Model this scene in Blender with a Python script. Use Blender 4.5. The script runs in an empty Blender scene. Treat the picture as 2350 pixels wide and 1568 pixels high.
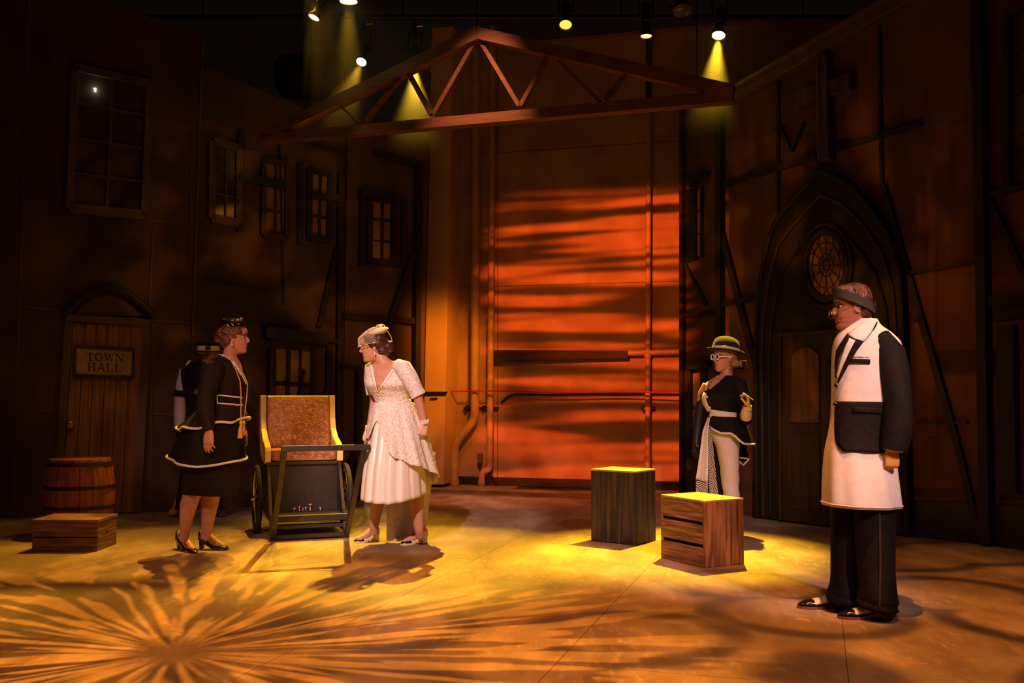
import bpy, bmesh, math, random
from mathutils import Vector as V, Matrix, Quaternion
random.seed(7)
S = bpy.context.scene
COL = S.collection
# ------------------------------------------------------------------ camera
F = 35 / 36 * 2350            # focal length in pixels of the 2350 x 1568 frame
CH = 1.2                      # eye height above the stage
PITCH = math.atan(111 / F)
cam = bpy.data.objects.new('camera', bpy.data.cameras.new('camera'))
COL.objects.link(cam)
cam.data.lens = 35; cam.data.sensor_width = 36
cam.location = (0, 0, CH); cam.rotation_euler = (math.pi / 2 + PITCH, 0, 0)
cam.data.clip_end = 100
S.camera = cam
S.view_settings.view_transform = 'Standard'
S.view_settings.look = 'None'
S.view_settings.gamma = 1
S.view_settings.exposure = 0.0
S.view_settings.use_curve_mapping = False
S.cycles.max_bounces = 6; S.cycles.diffuse_bounces = 3; S.cycles.volume_bounces = 0
UP = V((0, -math.sin(PITCH), math.cos(PITCH))); FW = V((0, math.cos(PITCH), math.sin(PITCH)))
CAM = V((0, 0, CH))

def ray(px, py): return V((1, 0, 0)) * ((px - 1175) / F) + UP * ((784 - py) / F) + FW
def at(px, py, Y): d = ray(px, py); return CAM + d * (Y / d.y)
def G(px, py, z=0.0): d = ray(px, py); return CAM + d * ((z - CH) / d.z)
def proj(p):
    q = p - CAM; w = q.dot(FW)
    return 1175 + F * q.x / w, 784 - F * q.dot(UP) / w

# ------------------------------------------------------------------ world: an almost black theatre
W = bpy.data.worlds.new('dark_house'); S.world = W; W.use_nodes = True
W.node_tree.nodes['Background'].inputs[0].default_value = (1, .55, .3, 1)
W.node_tree.nodes['Background'].inputs[1].default_value = 0.0032

# ------------------------------------------------------------------ stage lighting
def spot(name, loc, target, power, color, size, blend=.6, radius=.05, gobo=None):
    L = bpy.data.lights.new(name, 'SPOT'); L.energy = power; L.color = color
    L.spot_size = math.radians(size); L.spot_blend = blend; L.shadow_soft_size = radius
    o = bpy.data.objects.new(name, L); COL.objects.link(o); o.location = loc
    o.rotation_euler = (V(target) - V(loc)).to_track_quat('-Z', 'Y').to_euler()
    if gobo:
        L.use_nodes = True; nt = L.node_tree
        em = [n for n in nt.nodes if n.type == 'EMISSION'][0]
        x = nt.nodes.new('ShaderNodeTexCoord'); s = nt.nodes.new('ShaderNodeSeparateXYZ')
        nt.links.new(x.outputs['Normal'], s.inputs[0])
        c = nt.nodes.new('ShaderNodeCombineXYZ')
        for k in (0, 1):
            d = nt.nodes.new('ShaderNodeMath'); d.operation = 'DIVIDE'
            nt.links.new(s.outputs[k], d.inputs[0]); nt.links.new(s.outputs[2], d.inputs[1])
            nt.links.new(d.outputs[0], c.inputs[k])
        out = gobo(nt, c.outputs[0])
        nt.links.new(out, em.inputs['Strength'])
    return o

def nmath(nt, op, a, b=None, c=None):
    n = nt.nodes.new('ShaderNodeMath'); n.operation = op
    for i, v in enumerate((a, b, c)):
        if v is None: continue
        if isinstance(v, (int, float)): n.inputs[i].default_value = v
        else: nt.links.new(v, n.inputs[i])
    return n.outputs[0]
def nramp(nt, fac, lo, hi, a=0.0, b=1.0):
    n = nt.nodes.new('ShaderNodeMapRange'); n.interpolation_type = 'SMOOTHSTEP'
    nt.links.new(fac, n.inputs[0])
    for i, v in enumerate((lo, hi, a, b)): n.inputs[i + 1].default_value = v
    return n.outputs[0]
def nmap(nt, vec, loc=(0, 0, 0), rot=(0, 0, 0), scale=(1, 1, 1)):
    n = nt.nodes.new('ShaderNodeMapping'); nt.links.new(vec, n.inputs[0])
    n.inputs[1].default_value = loc; n.inputs[2].default_value = rot; n.inputs[3].default_value = scale
    return n.outputs[0]
def nnoise(nt, vec, scale, detail=2.0, dist=0.0, rough=.5):
    n = nt.nodes.new('ShaderNodeTexNoise'); nt.links.new(vec, n.inputs['Vector'])
    n.inputs['Scale'].default_value = scale; n.inputs['Detail'].default_value = detail
    n.inputs['Distortion'].default_value = dist; n.inputs['Roughness'].default_value = rough
    return n.outputs[0]

# gobo plates of the pattern lamps (metal stencils in the lamp, projected by its light)
def gobo_burst(nt, vec):          # feathered rays around one centre
    s = nt.nodes.new('ShaderNodeSeparateXYZ'); nt.links.new(vec, s.inputs[0])
    ang = nmath(nt, 'ARCTAN2', s.outputs[1], s.outputs[0])
    r = nmath(nt, 'SQRT', nmath(nt, 'ADD', nmath(nt, 'MULTIPLY', s.outputs[0], s.outputs[0]), nmath(nt, 'MULTIPLY', s.outputs[1], s.outputs[1])))
    c = nt.nodes.new('ShaderNodeCombineXYZ')
    nt.links.new(nmath(nt, 'MULTIPLY', nmath(nt, 'COSINE', ang), 12), c.inputs[0])
    nt.links.new(nmath(nt, 'MULTIPLY', nmath(nt, 'SINE', ang), 12), c.inputs[1])
    nt.links.new(nmath(nt, 'MULTIPLY', r, 6.5), c.inputs[2])
    n = nnoise(nt, c.outputs[0], 1.25, 1.0, .15)
    st = nramp(nt, n, .485, .555)
    core = nramp(nt, r, .015, .05)
    edge = nramp(nt, r, .30, .54, 1.0, 0.0)
    v = nmath(nt, 'MULTIPLY', nmath(nt, 'MULTIPLY', st, core), edge)
    return nmath(nt, 'MULTIPLY_ADD', v, .90, .12)
def gobo_cells(nt, vec):          # round pebble-like openings with dark rims
    w = nnoise(nt, vec, 3.0, 1.0)
    mx = nt.nodes.new('ShaderNodeMix'); mx.data_type = 'VECTOR'
    nt.links.new(vec, mx.inputs[4])
    k = nt.nodes.new('ShaderNodeCombineXYZ'); nt.links.new(w, k.inputs[0]); nt.links.new(w, k.inputs[1]); nt.links.new(k.outputs[0], mx.inputs[5])
    mx.inputs[0].default_value = .06
    vo = nt.nodes.new('ShaderNodeTexVoronoi'); vo.feature = 'F1'; vo.inputs['Scale'].default_value = 5.6
    vo.inputs['Randomness'].default_value = .55
    nt.links.new(mx.outputs[1], vo.inputs['Vector'])
    v = nramp(nt, nmath(nt, 'ABSOLUTE', nmath(nt, 'SUBTRACT', vo.outputs[0], .50)), .02, .11)
    m = nramp(nt, nnoise(nt, vec, 2.2, 2.0), .3, .7, .62, 1.0)
    return nmath(nt, 'MULTIPLY', nmath(nt, 'MULTIPLY_ADD', v, .78, .22), m)
def gobo_waves(nt, vec):          # lens-shaped horizontal ripples, cut off at the plate's edge
    m = nmap(nt, vec, rot=(0, 0, -.035), scale=(1.9, 27.0, 1))
    n = nnoise(nt, m, 1.15, 1.0, .25)
    st = nramp(nt, n, .42, .60, .05, 1.0)
    s = nt.nodes.new('ShaderNodeSeparateXYZ'); nt.links.new(vec, s.inputs[0])
    wob = nmath(nt, 'MULTIPLY', nmath(nt, 'SUBTRACT', nnoise(nt, nmap(nt, vec, scale=(.2, 14, 1)), 1.6, 0), .5), .10)
    e = nramp(nt, nmath(nt, 'ABSOLUTE', nmath(nt, 'ADD', s.outputs[0], wob)), .21, .29, 1, 0)
    f = nramp(nt, nmath(nt, 'ABSOLUTE', s.outputs[1]), .25, .31, 1, 0)
    return nmath(nt, 'MULTIPLY', nmath(nt, 'MULTIPLY', st, e), f)
def gobo_leaves(nt, vec):         # soft leafy break-up
    n = nnoise(nt, vec, 8.0, 2.0, .4)
    return nramp(nt, n, .46, .66, .0, 1.0)

YEL = (1, .565, .022); AMB = (1, .34, .028); ORG = (1, .20, .02); RED = (1, .12, .012); PINK = (1, .56, .43)
AIM = dict(a=G(1540, 1262), b=G(960, 1268), c=G(360, 1300), d=G(120, 1225), e=G(800, 1200), f=G(1250, 1330), g=G(1500, 1200), h=G(1700, 1330))
LAMPS = dict(a=(1649, 82, 9.45), b=(952, 152, 10.75), c=(829, 143, 10.75), d=(720, 41, 9.45), e=(800, 4, 9.08), f=(1298, 58, 9.45), g=(1483, 84, 9.45), h=(1565, 28, 9.08))
LP = {}                       # each lens stands so that its yoke hangs plumb under its pipe (third number: the pipe's distance)
for _k, (_x, _y, _Y) in LAMPS.items():
    _p = at(_x, _y, _Y)
    for _ in range(6): _p = at(_x, _y, _Y + (AIM[_k] - _p).normalized().y * .17)
    LP[_k] = _p
def lamp_front(k, d=.06): return LP[k] + (AIM[k] - LP[k]).normalized() * d
spot('yellow_back_light_right', lamp_front('a'), AIM['a'], 5200, YEL, 31, .8, .03)
spot('yellow_back_light_middle', lamp_front('b'), AIM['b'], 3500, (1, .54, .03), 31, .8, .03)
spot('amber_back_light_left', lamp_front('c'), AIM['c'], 650, (1, .46, .03), 30, .8, .03)
spot('amber_back_light_far_left', lamp_front('d'), AIM['d'], 110, (1, .42, .03), 28, .8, .04)
spot('yellow_top_light', lamp_front('e'), AIM['e'], 600, YEL, 30, .8, .06)
spot('added_amber_fill_left', (-2.0, 10.1, 6.4), G(320, 1290), 2300, (1, .46, .03), 32, .8, .03)  # added lamp out of view, fills the floor at left
# pattern lamps over the front of the stage, pointing straight down
bc = G(400, 1497)
spot('burst_pattern_light', (bc.x, bc.y, 5.6), (bc.x, bc.y + .0001, 0), 2700, AMB, 66, .3, .015, gobo_burst)
spot('cell_pattern_light', (1.5, 4.1, 5.8), (1.5, 4.1001, 0), 1700, (1, .31, .04), 80, .8, .02, gobo_cells)
BKP = lambda x, y: at(x, y, 11.2)
# wall patterns
spot('ripple_pattern_light', (-.40, 6.3, 3.35), at(1400, 765, 12.2), 3000, RED, 42, .2, .02, gobo_waves)
spot('leaf_pattern_light_left', (0.6, 6.3, 3.25), at(600, 650, 10.2), 290, (1, .34, .03), 46, .9, .03, gobo_leaves)
spot('leaf_pattern_light_right', (-.7, 6.3, 3.25), at(1840, 640, 9.0), 260, (1, .27, .02), 50, .9, .03, gobo_leaves)
spot('pillar_wash_light', (.1, 9.9, 2.6), at(1005, 840, 12.2), 620, (1, .26, .010), 42, 1.0, .15)
spot('wall_wash_light', (.9, 9.7, 3.9), at(1290, 960, 12.2), 75, (1, .20, .010), 80, 1.0, .15)
spot('truss_light', (-.35, 7.5, 5.9), at(1100, 262, 9), 1500, (1, .29, .10), 26, 1.0, .04)
spot('added_rear_fill_right', (4.0, 9.5, 3.4), BKP(2150, 860), 60, (1, .20, .010), 70, 1.0, .1)  # added unseen wash, brightens the back wall behind the gauze
spot('added_rear_fill_middle', (2.7, 10.1, 3.2), BKP(1700, 950), 40, (1, .20, .010), 60, 1.0, .1)  # second added lamp for the wall seen past the flat
spot('added_door_fill', (-1.6, 4.6, 5.0), at(235, 930, 9.7), 130, (1, .38, .05), 26, 1.0, .1)  # added unseen lamp, brightens the town hall door and sign
# front of house lamps on the actors
def front(name, loc, px, py, Y, power, size, color=PINK, radius=.09): spot(name, loc, at(px, py, Y), power, color, size, .55, radius)
spot('pink_front_wash', (0, .4, 6.6), (0, 6.1, 0), 420, (1, .42, .30), 58, 1.0, .2)
front('front_light_black_dress', (-3.6, .2, 5.4), 485, 1000, 7.4, 620, 13)
front('front_light_lace_dress', (-1.6, .0, 5.4), 905, 1000, 7.7, 3300, 13, (1, .61, .51))
front('front_light_coat', (3.3, .7, 5.0), 1985, 985, 5.4, 1350, 16, (1, .60, .52))
front('front_light_bowler', (1.2, -.4, 5.6), 1660, 960, 8.3, 1300, 11, (1, .55, .5))
front('front_light_cap', (-3.4, .2, 5.2), 425, 960, 9.4, 480, 8, (1, .55, .5))
front('front_light_crates', (2.4, .2, 4.6), 1545, 1190, 7.1, 720, 18, (1, .50, .40))
front('front_light_cart', (-1.2, .5, 4.4), 705, 1000, 7.9, 700, 13, (1, .42, .14))
front('front_light_barrel', (-2.2, 1.5, 4.4), 175, 1140, 8.2, 90, 16, (1, .32, .14))
# ------------------------------------------------------------------ materials
MATS = {}
def mat(name, c1, c2=None, scale=8, rough=.6, bump=0, stretch=(1, 1, 1), metal=0, emit=None, lo=.35, hi=.65, detail=4, spec=None, sheen=0, coat=0):
    if name in MATS: return MATS[name]
    m = bpy.data.materials.new(name); m.use_nodes = True; nt = m.node_tree
    p = nt.nodes['Principled BSDF']; p.inputs['Roughness'].default_value = rough; p.inputs['Metallic'].default_value = metal
    p.inputs['Base Color'].default_value = (*c1, 1)
    if spec is not None: p.inputs['Specular IOR Level'].default_value = spec
    if sheen: p.inputs['Sheen Weight'].default_value = sheen
    if coat: p.inputs['Coat Weight'].default_value = coat; p.inputs['Coat Roughness'].default_value = .1
    tc = nt.nodes.new('ShaderNodeTexCoord'); v = nmap(nt, tc.outputs['Object'], scale=stretch)
    n = nnoise(nt, v, scale, detail)
    if c2:
        f = nramp(nt, n, lo, hi)
        mx = nt.nodes.new('ShaderNodeMix'); mx.data_type = 'RGBA'; nt.links.new(f, mx.inputs[0])
        mx.inputs[6].default_value = (*c1, 1); mx.inputs[7].default_value = (*c2, 1)
        nt.links.new(mx.outputs[2], p.inputs['Base Color'])
    if bump:
        b = nt.nodes.new('ShaderNodeBump'); b.inputs['Strength'].default_value = bump; b.inputs['Distance'].default_value = .02
        nt.links.new(n, b.inputs['Height']); nt.links.new(b.outputs[0], p.inputs['Normal'])
    if emit:
        p.inputs['Emission Color'].default_value = (*emit[0], 1); p.inputs['Emission Strength'].default_value = emit[1]
    MATS[name] = m
    return m
def lamp_glass(name, color, strength): return mat(name, (.02, .02, .02), emit=(color, strength), rough=.2)

FLOOR = mat('painted_hardboard', (.22, .16, .105), (.44, .335, .23), 3.4, .48, .05, (1, .45, 1), detail=9, lo=.3, hi=.72)
def floor_marks(m):                                 # scuffs and dust flecks on the paint
    nt = m.node_tree; p = nt.nodes['Principled BSDF']; src = p.inputs['Base Color'].links[0].from_socket
    tc = nt.nodes.new('ShaderNodeTexCoord')
    f = nramp(nt, nnoise(nt, nmap(nt, tc.outputs['Object'], scale=(1, .3, 1)), 22, 8, .3, .75), .50, .68, 0, .60)
    mx = nt.nodes.new('ShaderNodeMix'); mx.data_type = 'RGBA'; nt.links.new(f, mx.inputs[0]); nt.links.new(src, mx.inputs[6]); mx.inputs[7].default_value = (.58, .45, .34, 1)
    g = nramp(nt, nnoise(nt, nmap(nt, tc.outputs['Object'], loc=(3, 1, 0), scale=(1, .6, 1)), 1.3, 5), .42, .66, 0, .75)
    my = nt.nodes.new('ShaderNodeMix'); my.data_type = 'RGBA'; nt.links.new(g, my.inputs[0]); nt.links.new(mx.outputs[2], my.inputs[6]); my.inputs[7].default_value = (.16, .11, .07, 1)
    nt.links.new(my.outputs[2], p.inputs['Base Color'])
floor_marks(FLOOR)
CONC = mat('painted_concrete', (.26, .155, .095), (.38, .24, .155), 2.2, .75, .12, detail=8)
CONC_L = mat('pale_painted_plaster', (.50, .33, .20), (.44, .28, .17), 1.6, .7, .04)
FLAT = mat('scenic_brown_paint', (.036, .018, .0095), (.068, .036, .019), 1.7, .8, .05, (1, 1, .6), detail=7)
FLAT2 = mat('scenic_umber_paint', (.042, .020, .0095), (.085, .043, .021), 1.3, .8, .05, (1, 1, .5), detail=7)
TIMB = mat('black_timber_paint', (.006, .004, .003), (.013, .008, .005), 5, .7, .05, (1, 1, .2))
TIMB2 = mat('weathered_trim_paint', (.066, .042, .022), (.105, .068, .036), 6, .75, .05, (1, 1, .2))
DOORW = mat('door_plank_stain', (.13, .062, .028), (.24, .12, .05), 5, .6, .08, (6, 6, .35), detail=6)
CHURCHW = mat('church_door_stain', (.022, .012, .006), (.05, .026, .012), 5, .6, .06, (5, 5, .3))
PANE = mat('painted_window_pane', (.22, .13, .066), (.30, .18, .09), 4, .35, 0, detail=3)
PANE_D = mat('dark_window_pane', (.05, .032, .02), (.085, .055, .03), 5, .25)
BLACK = mat('matt_black_paint', (.008, .007, .007), (.016, .013, .012), 9, .55)
CEIL = mat('black_drape', (.004, .004, .004), rough=.9)
PIPE = mat('painted_pipe', (.40, .27, .17), (.33, .21, .13), 6, .6, .05)
STEEL = mat('black_steel', (.012, .011, .011), rough=.4, metal=.3)
CHROME = mat('bright_chrome', (.75, .72, .68), rough=.18, metal=1)
BRASS = mat('worn_brass', (.55, .36, .12), rough=.3, metal=1)
REDC = mat('red_cable_sheath', (.35, .01, .01), rough=.5)
SIGNB = mat('aged_sign_board', (.30, .22, .12), (.38, .29, .16), 7, .7)
SIGNK = mat('sign_black_paint', (.012, .010, .008), rough=.6)
TAPE = mat('brown_spike_tape', (.13, .055, .035), (.16, .07, .04), 20, .6)
TAPE_O = mat('orange_spike_tape', (.75, .28, .10), rough=.6)
TRUSS = mat('rusty_truss_paint', (.09, .042, .026), (.125, .062, .04), 7, .6, .05, (.3, 1, 4))

# ------------------------------------------------------------------ mesh helpers
def root_loc(o):
    p = V((0, 0, 0))
    while o is not None: p = p + o.location; o = o.parent
    return p
class MB:
    def __init__(s): s.v = []; s.f = []; s.mi = []; s.cur = 0
    def add(s, vs, fs):
        b = len(s.v); s.v += [V(p) for p in vs]
        for f in fs: s.f.append(tuple(b + i for i in f)); s.mi.append(s.cur)
        return s
    def box(s, c, size, R=None):
        c = V(c); R = R or Matrix.Identity(3)
        P = [c + R @ V((x * size[0] / 2, y * size[1] / 2, z * size[2] / 2)) for x in (-1, 1) for y in (-1, 1) for z in (-1, 1)]
        return s.add(P, [(0, 1, 3, 2), (4, 6, 7, 5), (0, 4, 5, 1), (2, 3, 7, 6), (0, 2, 6, 4), (1, 5, 7, 3)])
    def prism(s, front, back):
        n = len(front)
        return s.add(list(front) + list(back), [tuple(range(n)), tuple(range(2 * n - 1, n - 1, -1))] + [(i, n + i, n + (i + 1) % n, (i + 1) % n) for i in range(n)])
    def rings(s, R, cap=True, closed=True):
        n = len(R[0]); vs = [p for r in R for p in r]; fs = []
        for k in range(len(R) - 1):
            for i in range(n if closed else n - 1):
                j = (i + 1) % n
                fs.append((k * n + i, k * n + j, (k + 1) * n + j, (k + 1) * n + i))
        if cap and closed: fs.append(tuple(range(n - 1, -1, -1))); m = (len(R) - 1) * n; fs.append(tuple(range(m, m + n)))
        return s.add(vs, fs)
    def tube(s, pts, r, n=8, cap=True, round_ends=False, flat=None):
        pts = [V(p) for p in pts]
        rr = list(r) if isinstance(r, (list, tuple)) else [r] * len(pts)
        if round_ends:
            a = (pts[0] - pts[1]).normalized(); b = (pts[-1] - pts[-2]).normalized()
            pts = [pts[0] + a * rr[0] * .9, pts[0] + a * rr[0] * .55] + pts + [pts[-1] + b * rr[-1] * .55, pts[-1] + b * rr[-1] * .9]
            rr = [rr[0] * .35, rr[0] * .8] + rr + [rr[-1] * .8, rr[-1] * .35]
        up = None; R = []
        for i, p in enumerate(pts):
            d = (pts[min(i + 1, len(pts) - 1)] - pts[max(i - 1, 0)])
            d = d.normalized() if d.length > 1e-9 else V((0, 0, 1))
            if up is None:
                up = V((0, 0, 1)) if abs(d.z) < .9 else V((0, 1, 0))
            up = (up - d * up.dot(d))
            up = up.normalized() if up.length > 1e-6 else d.orthogonal().normalized()
            q = d.cross(up)
            fx = flat if flat else (1, 1)
            R.append([p + (q * math.cos(2 * math.pi * k / n) * fx[0] + up * math.sin(2 * math.pi * k / n) * fx[1]) * rr[i] for k in range(n)])
        return s.rings(R, cap)
    def ell(s, c, rad, R=None, nu=16, nv=10):
        c = V(c); R = R or Matrix.Identity(3); rg = []
        for j in range(nv + 1):
            t = math.pi * (j + .0) / nv; t = max(.02, min(math.pi - .02, t))
            rg.append([c + R @ V((rad[0] * math.sin(t) * math.cos(2 * math.pi * i / nu), rad[1] * math.sin(t) * math.sin(2 * math.pi * i / nu), -rad[2] * math.cos(t))) for i in range(nu)])
        return s.rings(rg)
    def lathe(s, prof, c=(0, 0, 0), n=24, R=None):
        c = V(c); R = R or Matrix.Identity(3)
        return s.rings([[c + R @ V((r * math.cos(2 * math.pi * i / n), r * math.sin(2 * math.pi * i / n), z)) for i in range(n)] for r, z in prof])
    def build(s, name, m, parent=None, smooth=True, loc=None, bevel=0, angle=40):
        me = bpy.data.meshes.new(name)
        o = bpy.data.objects.new(name, me); COL.objects.link(o)
        if parent is not None: o.parent = parent; off = root_loc(parent)
        else:
            off = V(loc) if loc is not None else V((0, 0, 0)); o.location = off
        me.from_pydata([tuple(p - off) for p in s.v], [], s.f)
        for mm in (m if isinstance(m, (list, tuple)) else [m]): me.materials.append(mm)
        me.polygons.foreach_set('material_index', s.mi)
        bm = bmesh.new(); bm.from_mesh(me); bmesh.ops.recalc_face_normals(bm, faces=bm.faces)
        for f in bm.faces: f.smooth = smooth
        if smooth:
            la = math.radians(angle)
            for e in bm.edges:
                if len(e.link_faces) == 2 and e.calc_face_angle(0) > la: e.smooth = False
        bm.to_mesh(me); bm.free()
        if bevel:
            b = o.modifiers.new('bevel', 'BEVEL'); b.width = bevel; b.segments = 2; b.limit_method = 'ANGLE'
        return o
def tag(o, label=None, cat=None, group=None, kind=None):
    if label: o['label'] = label
    if cat: o['category'] = cat
    if group: o['group'] = group
    if kind: o['kind'] = kind
    return o
def empty(name, loc, label=None, cat=None, group=None, kind=None):
    o = bpy.data.objects.new(name, None); COL.objects.link(o); o.location = loc; o.empty_display_size = .1
    return tag(o, label, cat, group, kind)
def struct(o): o['kind'] = 'structure'; return o

# planes of scenery: real vertical walls through two points of the floor; shapes are given by their outline
class Plane:
    def __init__(s, a, b):
        s.p = V(a); u = V(b) - V(a); u.z = 0; s.u = u.normalized(); s.n = V((s.u.y, -s.u.x, 0))
        if s.n.y > 0: s.n = -s.n
    def hit(s, px, py, d=0.0):
        r = ray(px, py); t = (s.p + s.n * d - CAM).dot(s.n) / r.dot(s.n); return CAM + r * t
    def slab(s, mb, poly, d0, d1):
        fr = [s.hit(x, y, d1) for x, y in poly]
        return mb.prism(fr, [q - s.n * (d1 - d0) for q in fr])
    def bar(s, mb, a, b, w, d0, d1, w2=None):
        a = V((*a, 0)); b = V((*b, 0)); t = (b - a).normalized(); q = V((-t.y, t.x, 0)); w2 = w2 or w
        return s.slab(mb, [(a + q * w / 2)[:2], (b + q * w2 / 2)[:2], (b - q * w2 / 2)[:2], (a - q * w / 2)[:2]], d0, d1)
def quadpt(Q, u, v):       # Q = TL TR BR BL in pixels
    a = V((*Q[0], 0)).lerp(V((*Q[1], 0)), u); b = V((*Q[3], 0)).lerp(V((*Q[2], 0)), u)
    return tuple(a.lerp(b, v)[:2])
def sub_quad(Q, u0, u1, v0, v1): return [quadpt(Q, u0, v0), quadpt(Q, u1, v0), quadpt(Q, u1, v1), quadpt(Q, u0, v1)]
# ------------------------------------------------------------------ floor of painted sheets
mb = MB(); mb.box((0, 6.0, -.053), (17, 15.6, .094)); fl = struct(mb.build('floor', mat('stage_deck', (.03, .022, .016)), smooth=False))
TH = math.radians(-17); cu = V((math.cos(TH), math.sin(TH), 0)); cv = V((-math.sin(TH), math.cos(TH), 0))
me0 = None
for i in range(-8, 9):
    for j in range(-3, 9):
        off = (i % 2) * 1.22
        c = V((.55, 5.6, 0)) + cu * (i * 1.22 + .61) + cv * (j * 2.44 + off)
        if not (-6.6 < c.x < 6.6 and .2 < c.y < 12.6): continue
        if me0 is None:
            mb = MB(); R = Matrix((cu, cv, V((0, 0, 1)))).transposed(); mb.box((0, 0, 0), (1.217, 2.437, .006), R)
            o = mb.build('floor_sheet', FLOOR, smooth=False); me0 = o.data
        else: o = bpy.data.objects.new('floor_sheet', me0); COL.objects.link(o)
        o.parent = fl; o.location = (c.x, c.y, -.003)
# make the sheet paint run on from sheet to sheet: world position instead of each sheet's own
for n in list(FLOOR.node_tree.nodes):
    if n.type == 'TEX_COORD':
        g = FLOOR.node_tree.nodes.new('ShaderNodeNewGeometry')
        for l in list(n.outputs['Object'].links): FLOOR.node_tree.links.new(g.outputs['Position'], l.to_socket)

mb = MB(); mb.box((0, 5.6, 7.3), (17, 16.4, .1)); struct(mb.build('ceiling', CEIL, smooth=False))

# ------------------------------------------------------------------ back wall
BK = Plane(G(1004, 1111), G(1340, 1120))
BKQ = lambda x0, y0, x1, y1: [(x0, y0), (x1, y0), (x1, y1), (x0, y1)]
mb = MB(); a = BK.hit(962, 900); b = BK.hit(2700, 900)
def vwall(mb, P, a, b, z0, z1, d0, d1):
    fr = [V((a.x, a.y, z0)) + P.n * d1, V((b.x, b.y, z0)) + P.n * d1, V((b.x, b.y, z1)) + P.n * d1, V((a.x, a.y, z1)) + P.n * d1]
    return mb.prism(fr, [q - P.n * (d1 - d0) for q in fr])
ZT = BK.hit(1400, 85).z
vwall(mb, BK, a, b, 0, ZT, -.25, -.012)
wb = struct(mb.build('wall_back', mat('wall_joint_grey', (.12, .08, .05)), smooth=False))  # even dark backing that shows in the joints between panels
zs = [0.0, BK.hit(1340, 652).z, BK.hit(1340, 420).z + .45, ZT]
xs = [962, 1142, 1660, 2140, 2700]
for i in range(len(xs) - 1):
    for k in range(3):
        A = BK.hit(xs[i], 900); B = BK.hit(xs[i + 1], 900); t = (B - A).normalized() * .006
        vwall(m := MB(), BK, A + t, B - t, zs[k] + .005, zs[k + 1] - .005, -.02, 0)
        m.build('panel', CONC, wb, smooth=False)
mb = MB(); vwall(mb, BK, a, b, 0, .105, .001, .02); struct(mb.build('baseboard_back', BLACK, smooth=False))
# wall's top edge strip, its red light put into the colour
mb = MB(); vwall(mb, BK, BK.hit(1040, 112), BK.hit(1752, 57), ZT, ZT + .03, -.2, .03); struct(mb.build('trim_1', mat('red_lit_edge', (.30, .12, .07), rough=.5), smooth=False))
# pilaster
mb = MB(); BK.slab(mb, [(969, 1112), (1017, 1113), (1040, 60), (991, 64)], .0, .46)
struct(mb.build('trim_2', CONC_L, smooth=False, bevel=.008))
mb = MB(); BK.slab(mb, [(968, 905), (1024, 905), (1024, 899), (968, 899)], .46, .50)
tag(mb.build('conduit_strip', STEEL, smooth=False), 'black conduit strip across the lit orange pillar', 'conduit')
mb = MB(); BK.slab(mb, [(987, 914), (1003, 913), (1003, 916), (987, 917)], .46, .485)
tag(mb.build('wall_label', STEEL, smooth=False), 'small dark label plate on the lit orange pillar', 'plate')

def pipe(name, label, pts, r, d=.13, m=PIPE, cat='pipe', rings=(), n=14):
    P3 = [BK.hit(x, y, d) for x, y in pts]
    o = MB().tube(P3, r, n).build(name, m, loc=(0, 0, 0))
    tag(o, label, cat)
    for (x, y, h, k) in rings:
        c = BK.hit(x, y, d); MB().tube([c - V((0, 0, h)), c + V((0, 0, h))], r * k, n).build('coupling', m, o)
    return o
def bend(pts, n=5):
    out = [pts[0]]
    for i in range(1, len(pts) - 1):
        a, b, c = (V((*q, 0)) for q in pts[i - 1:i + 2]); u = (a - b); v = (c - b)
        k = min(u.length, v.length, 30) * .5; p = b + u.normalized() * k; q = b + v.normalized() * k
        for t in range(n + 1):
            t /= n; w = p * (1 - t) ** 2 + b * 2 * t * (1 - t) + q * t * t; out.append((w.x, w.y))
    return out + [pts[-1]]
pp = pipe('drain_pipe', 'thick painted pipe bent aside near the floor, beside the pillar', bend([(1092, 62), (1090, 962), (1043, 1022), (1043, 1117)]), .054, .16, rings=[(1043, 1108, .03, 1.12)])
pipe('drain_pipe', 'slimmer straight wall pipe with an elbow foot, right of the bent pipe', bend([(1131, 62), (1124, 1078), (1106, 1084), (1105, 1117)]), .041, .12, rings=[(1105, 1108, .025, 1.15)])
pipe('riser_pipe', 'thin painted riser pipe running up the striped wall', [(1489, 246), (1486, 1080)], .032, .09,
     rings=[(1487, 560, .03, 1.2), (1487, 678, .035, 1.3), (1486, 812, .05, 1.35), (1486, 938, .02, 1.3), (1486, 1052, .03, 1.3), (1486, 1076, .03, 1.15)])
pipe('riser_pipe', 'black upper length of the thin riser pipe behind the truss', [(1489, 86), (1488, 246)], .036, .09, BLACK, rings=[(1488, 240, .02, 1.2)])
pipe('cross_pipe', 'horizontal painted pipe joining the thin riser on the wall', [(1440, 811), (1560, 808)], .034, .09)
pipe('riser_pipe', 'painted pipe seen through the church timber frame', [(2138, 250), (2138, 1000)], .05, .14)
mb = MB(); BK.slab(mb, [(1132, 803), (1441, 805), (1441, 822), (1132, 831)], .02, .13); tag(mb.build('wall_channel', TIMB, smooth=False), 'long dark steel channel fixed across the back wall', 'channel')
mb = MB(); BK.slab(mb, [(2130, 803), (2330, 800), (2330, 828), (2130, 832)], .02, .13); tag(mb.build('wall_channel', TIMB, smooth=False), 'dark steel channel behind the church timber frame', 'channel')
mb = MB(); mb.tube([BK.hit(x, 898 + (x - 972) * .005 + 1.5 * math.sin(x * .021), .25) for x in range(1034, 1600, 12)], .010, 6)
tag(mb.build('red_cable', REDC), 'thin red cable strung across the back wall', 'cable')
mb = MB(); mb.tube([BK.hit(x, y, .03) for x, y in bend([(1150, 925), (1172, 905), (1260, 906), (1400, 904), (1590, 905)])], .014, 6)
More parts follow.
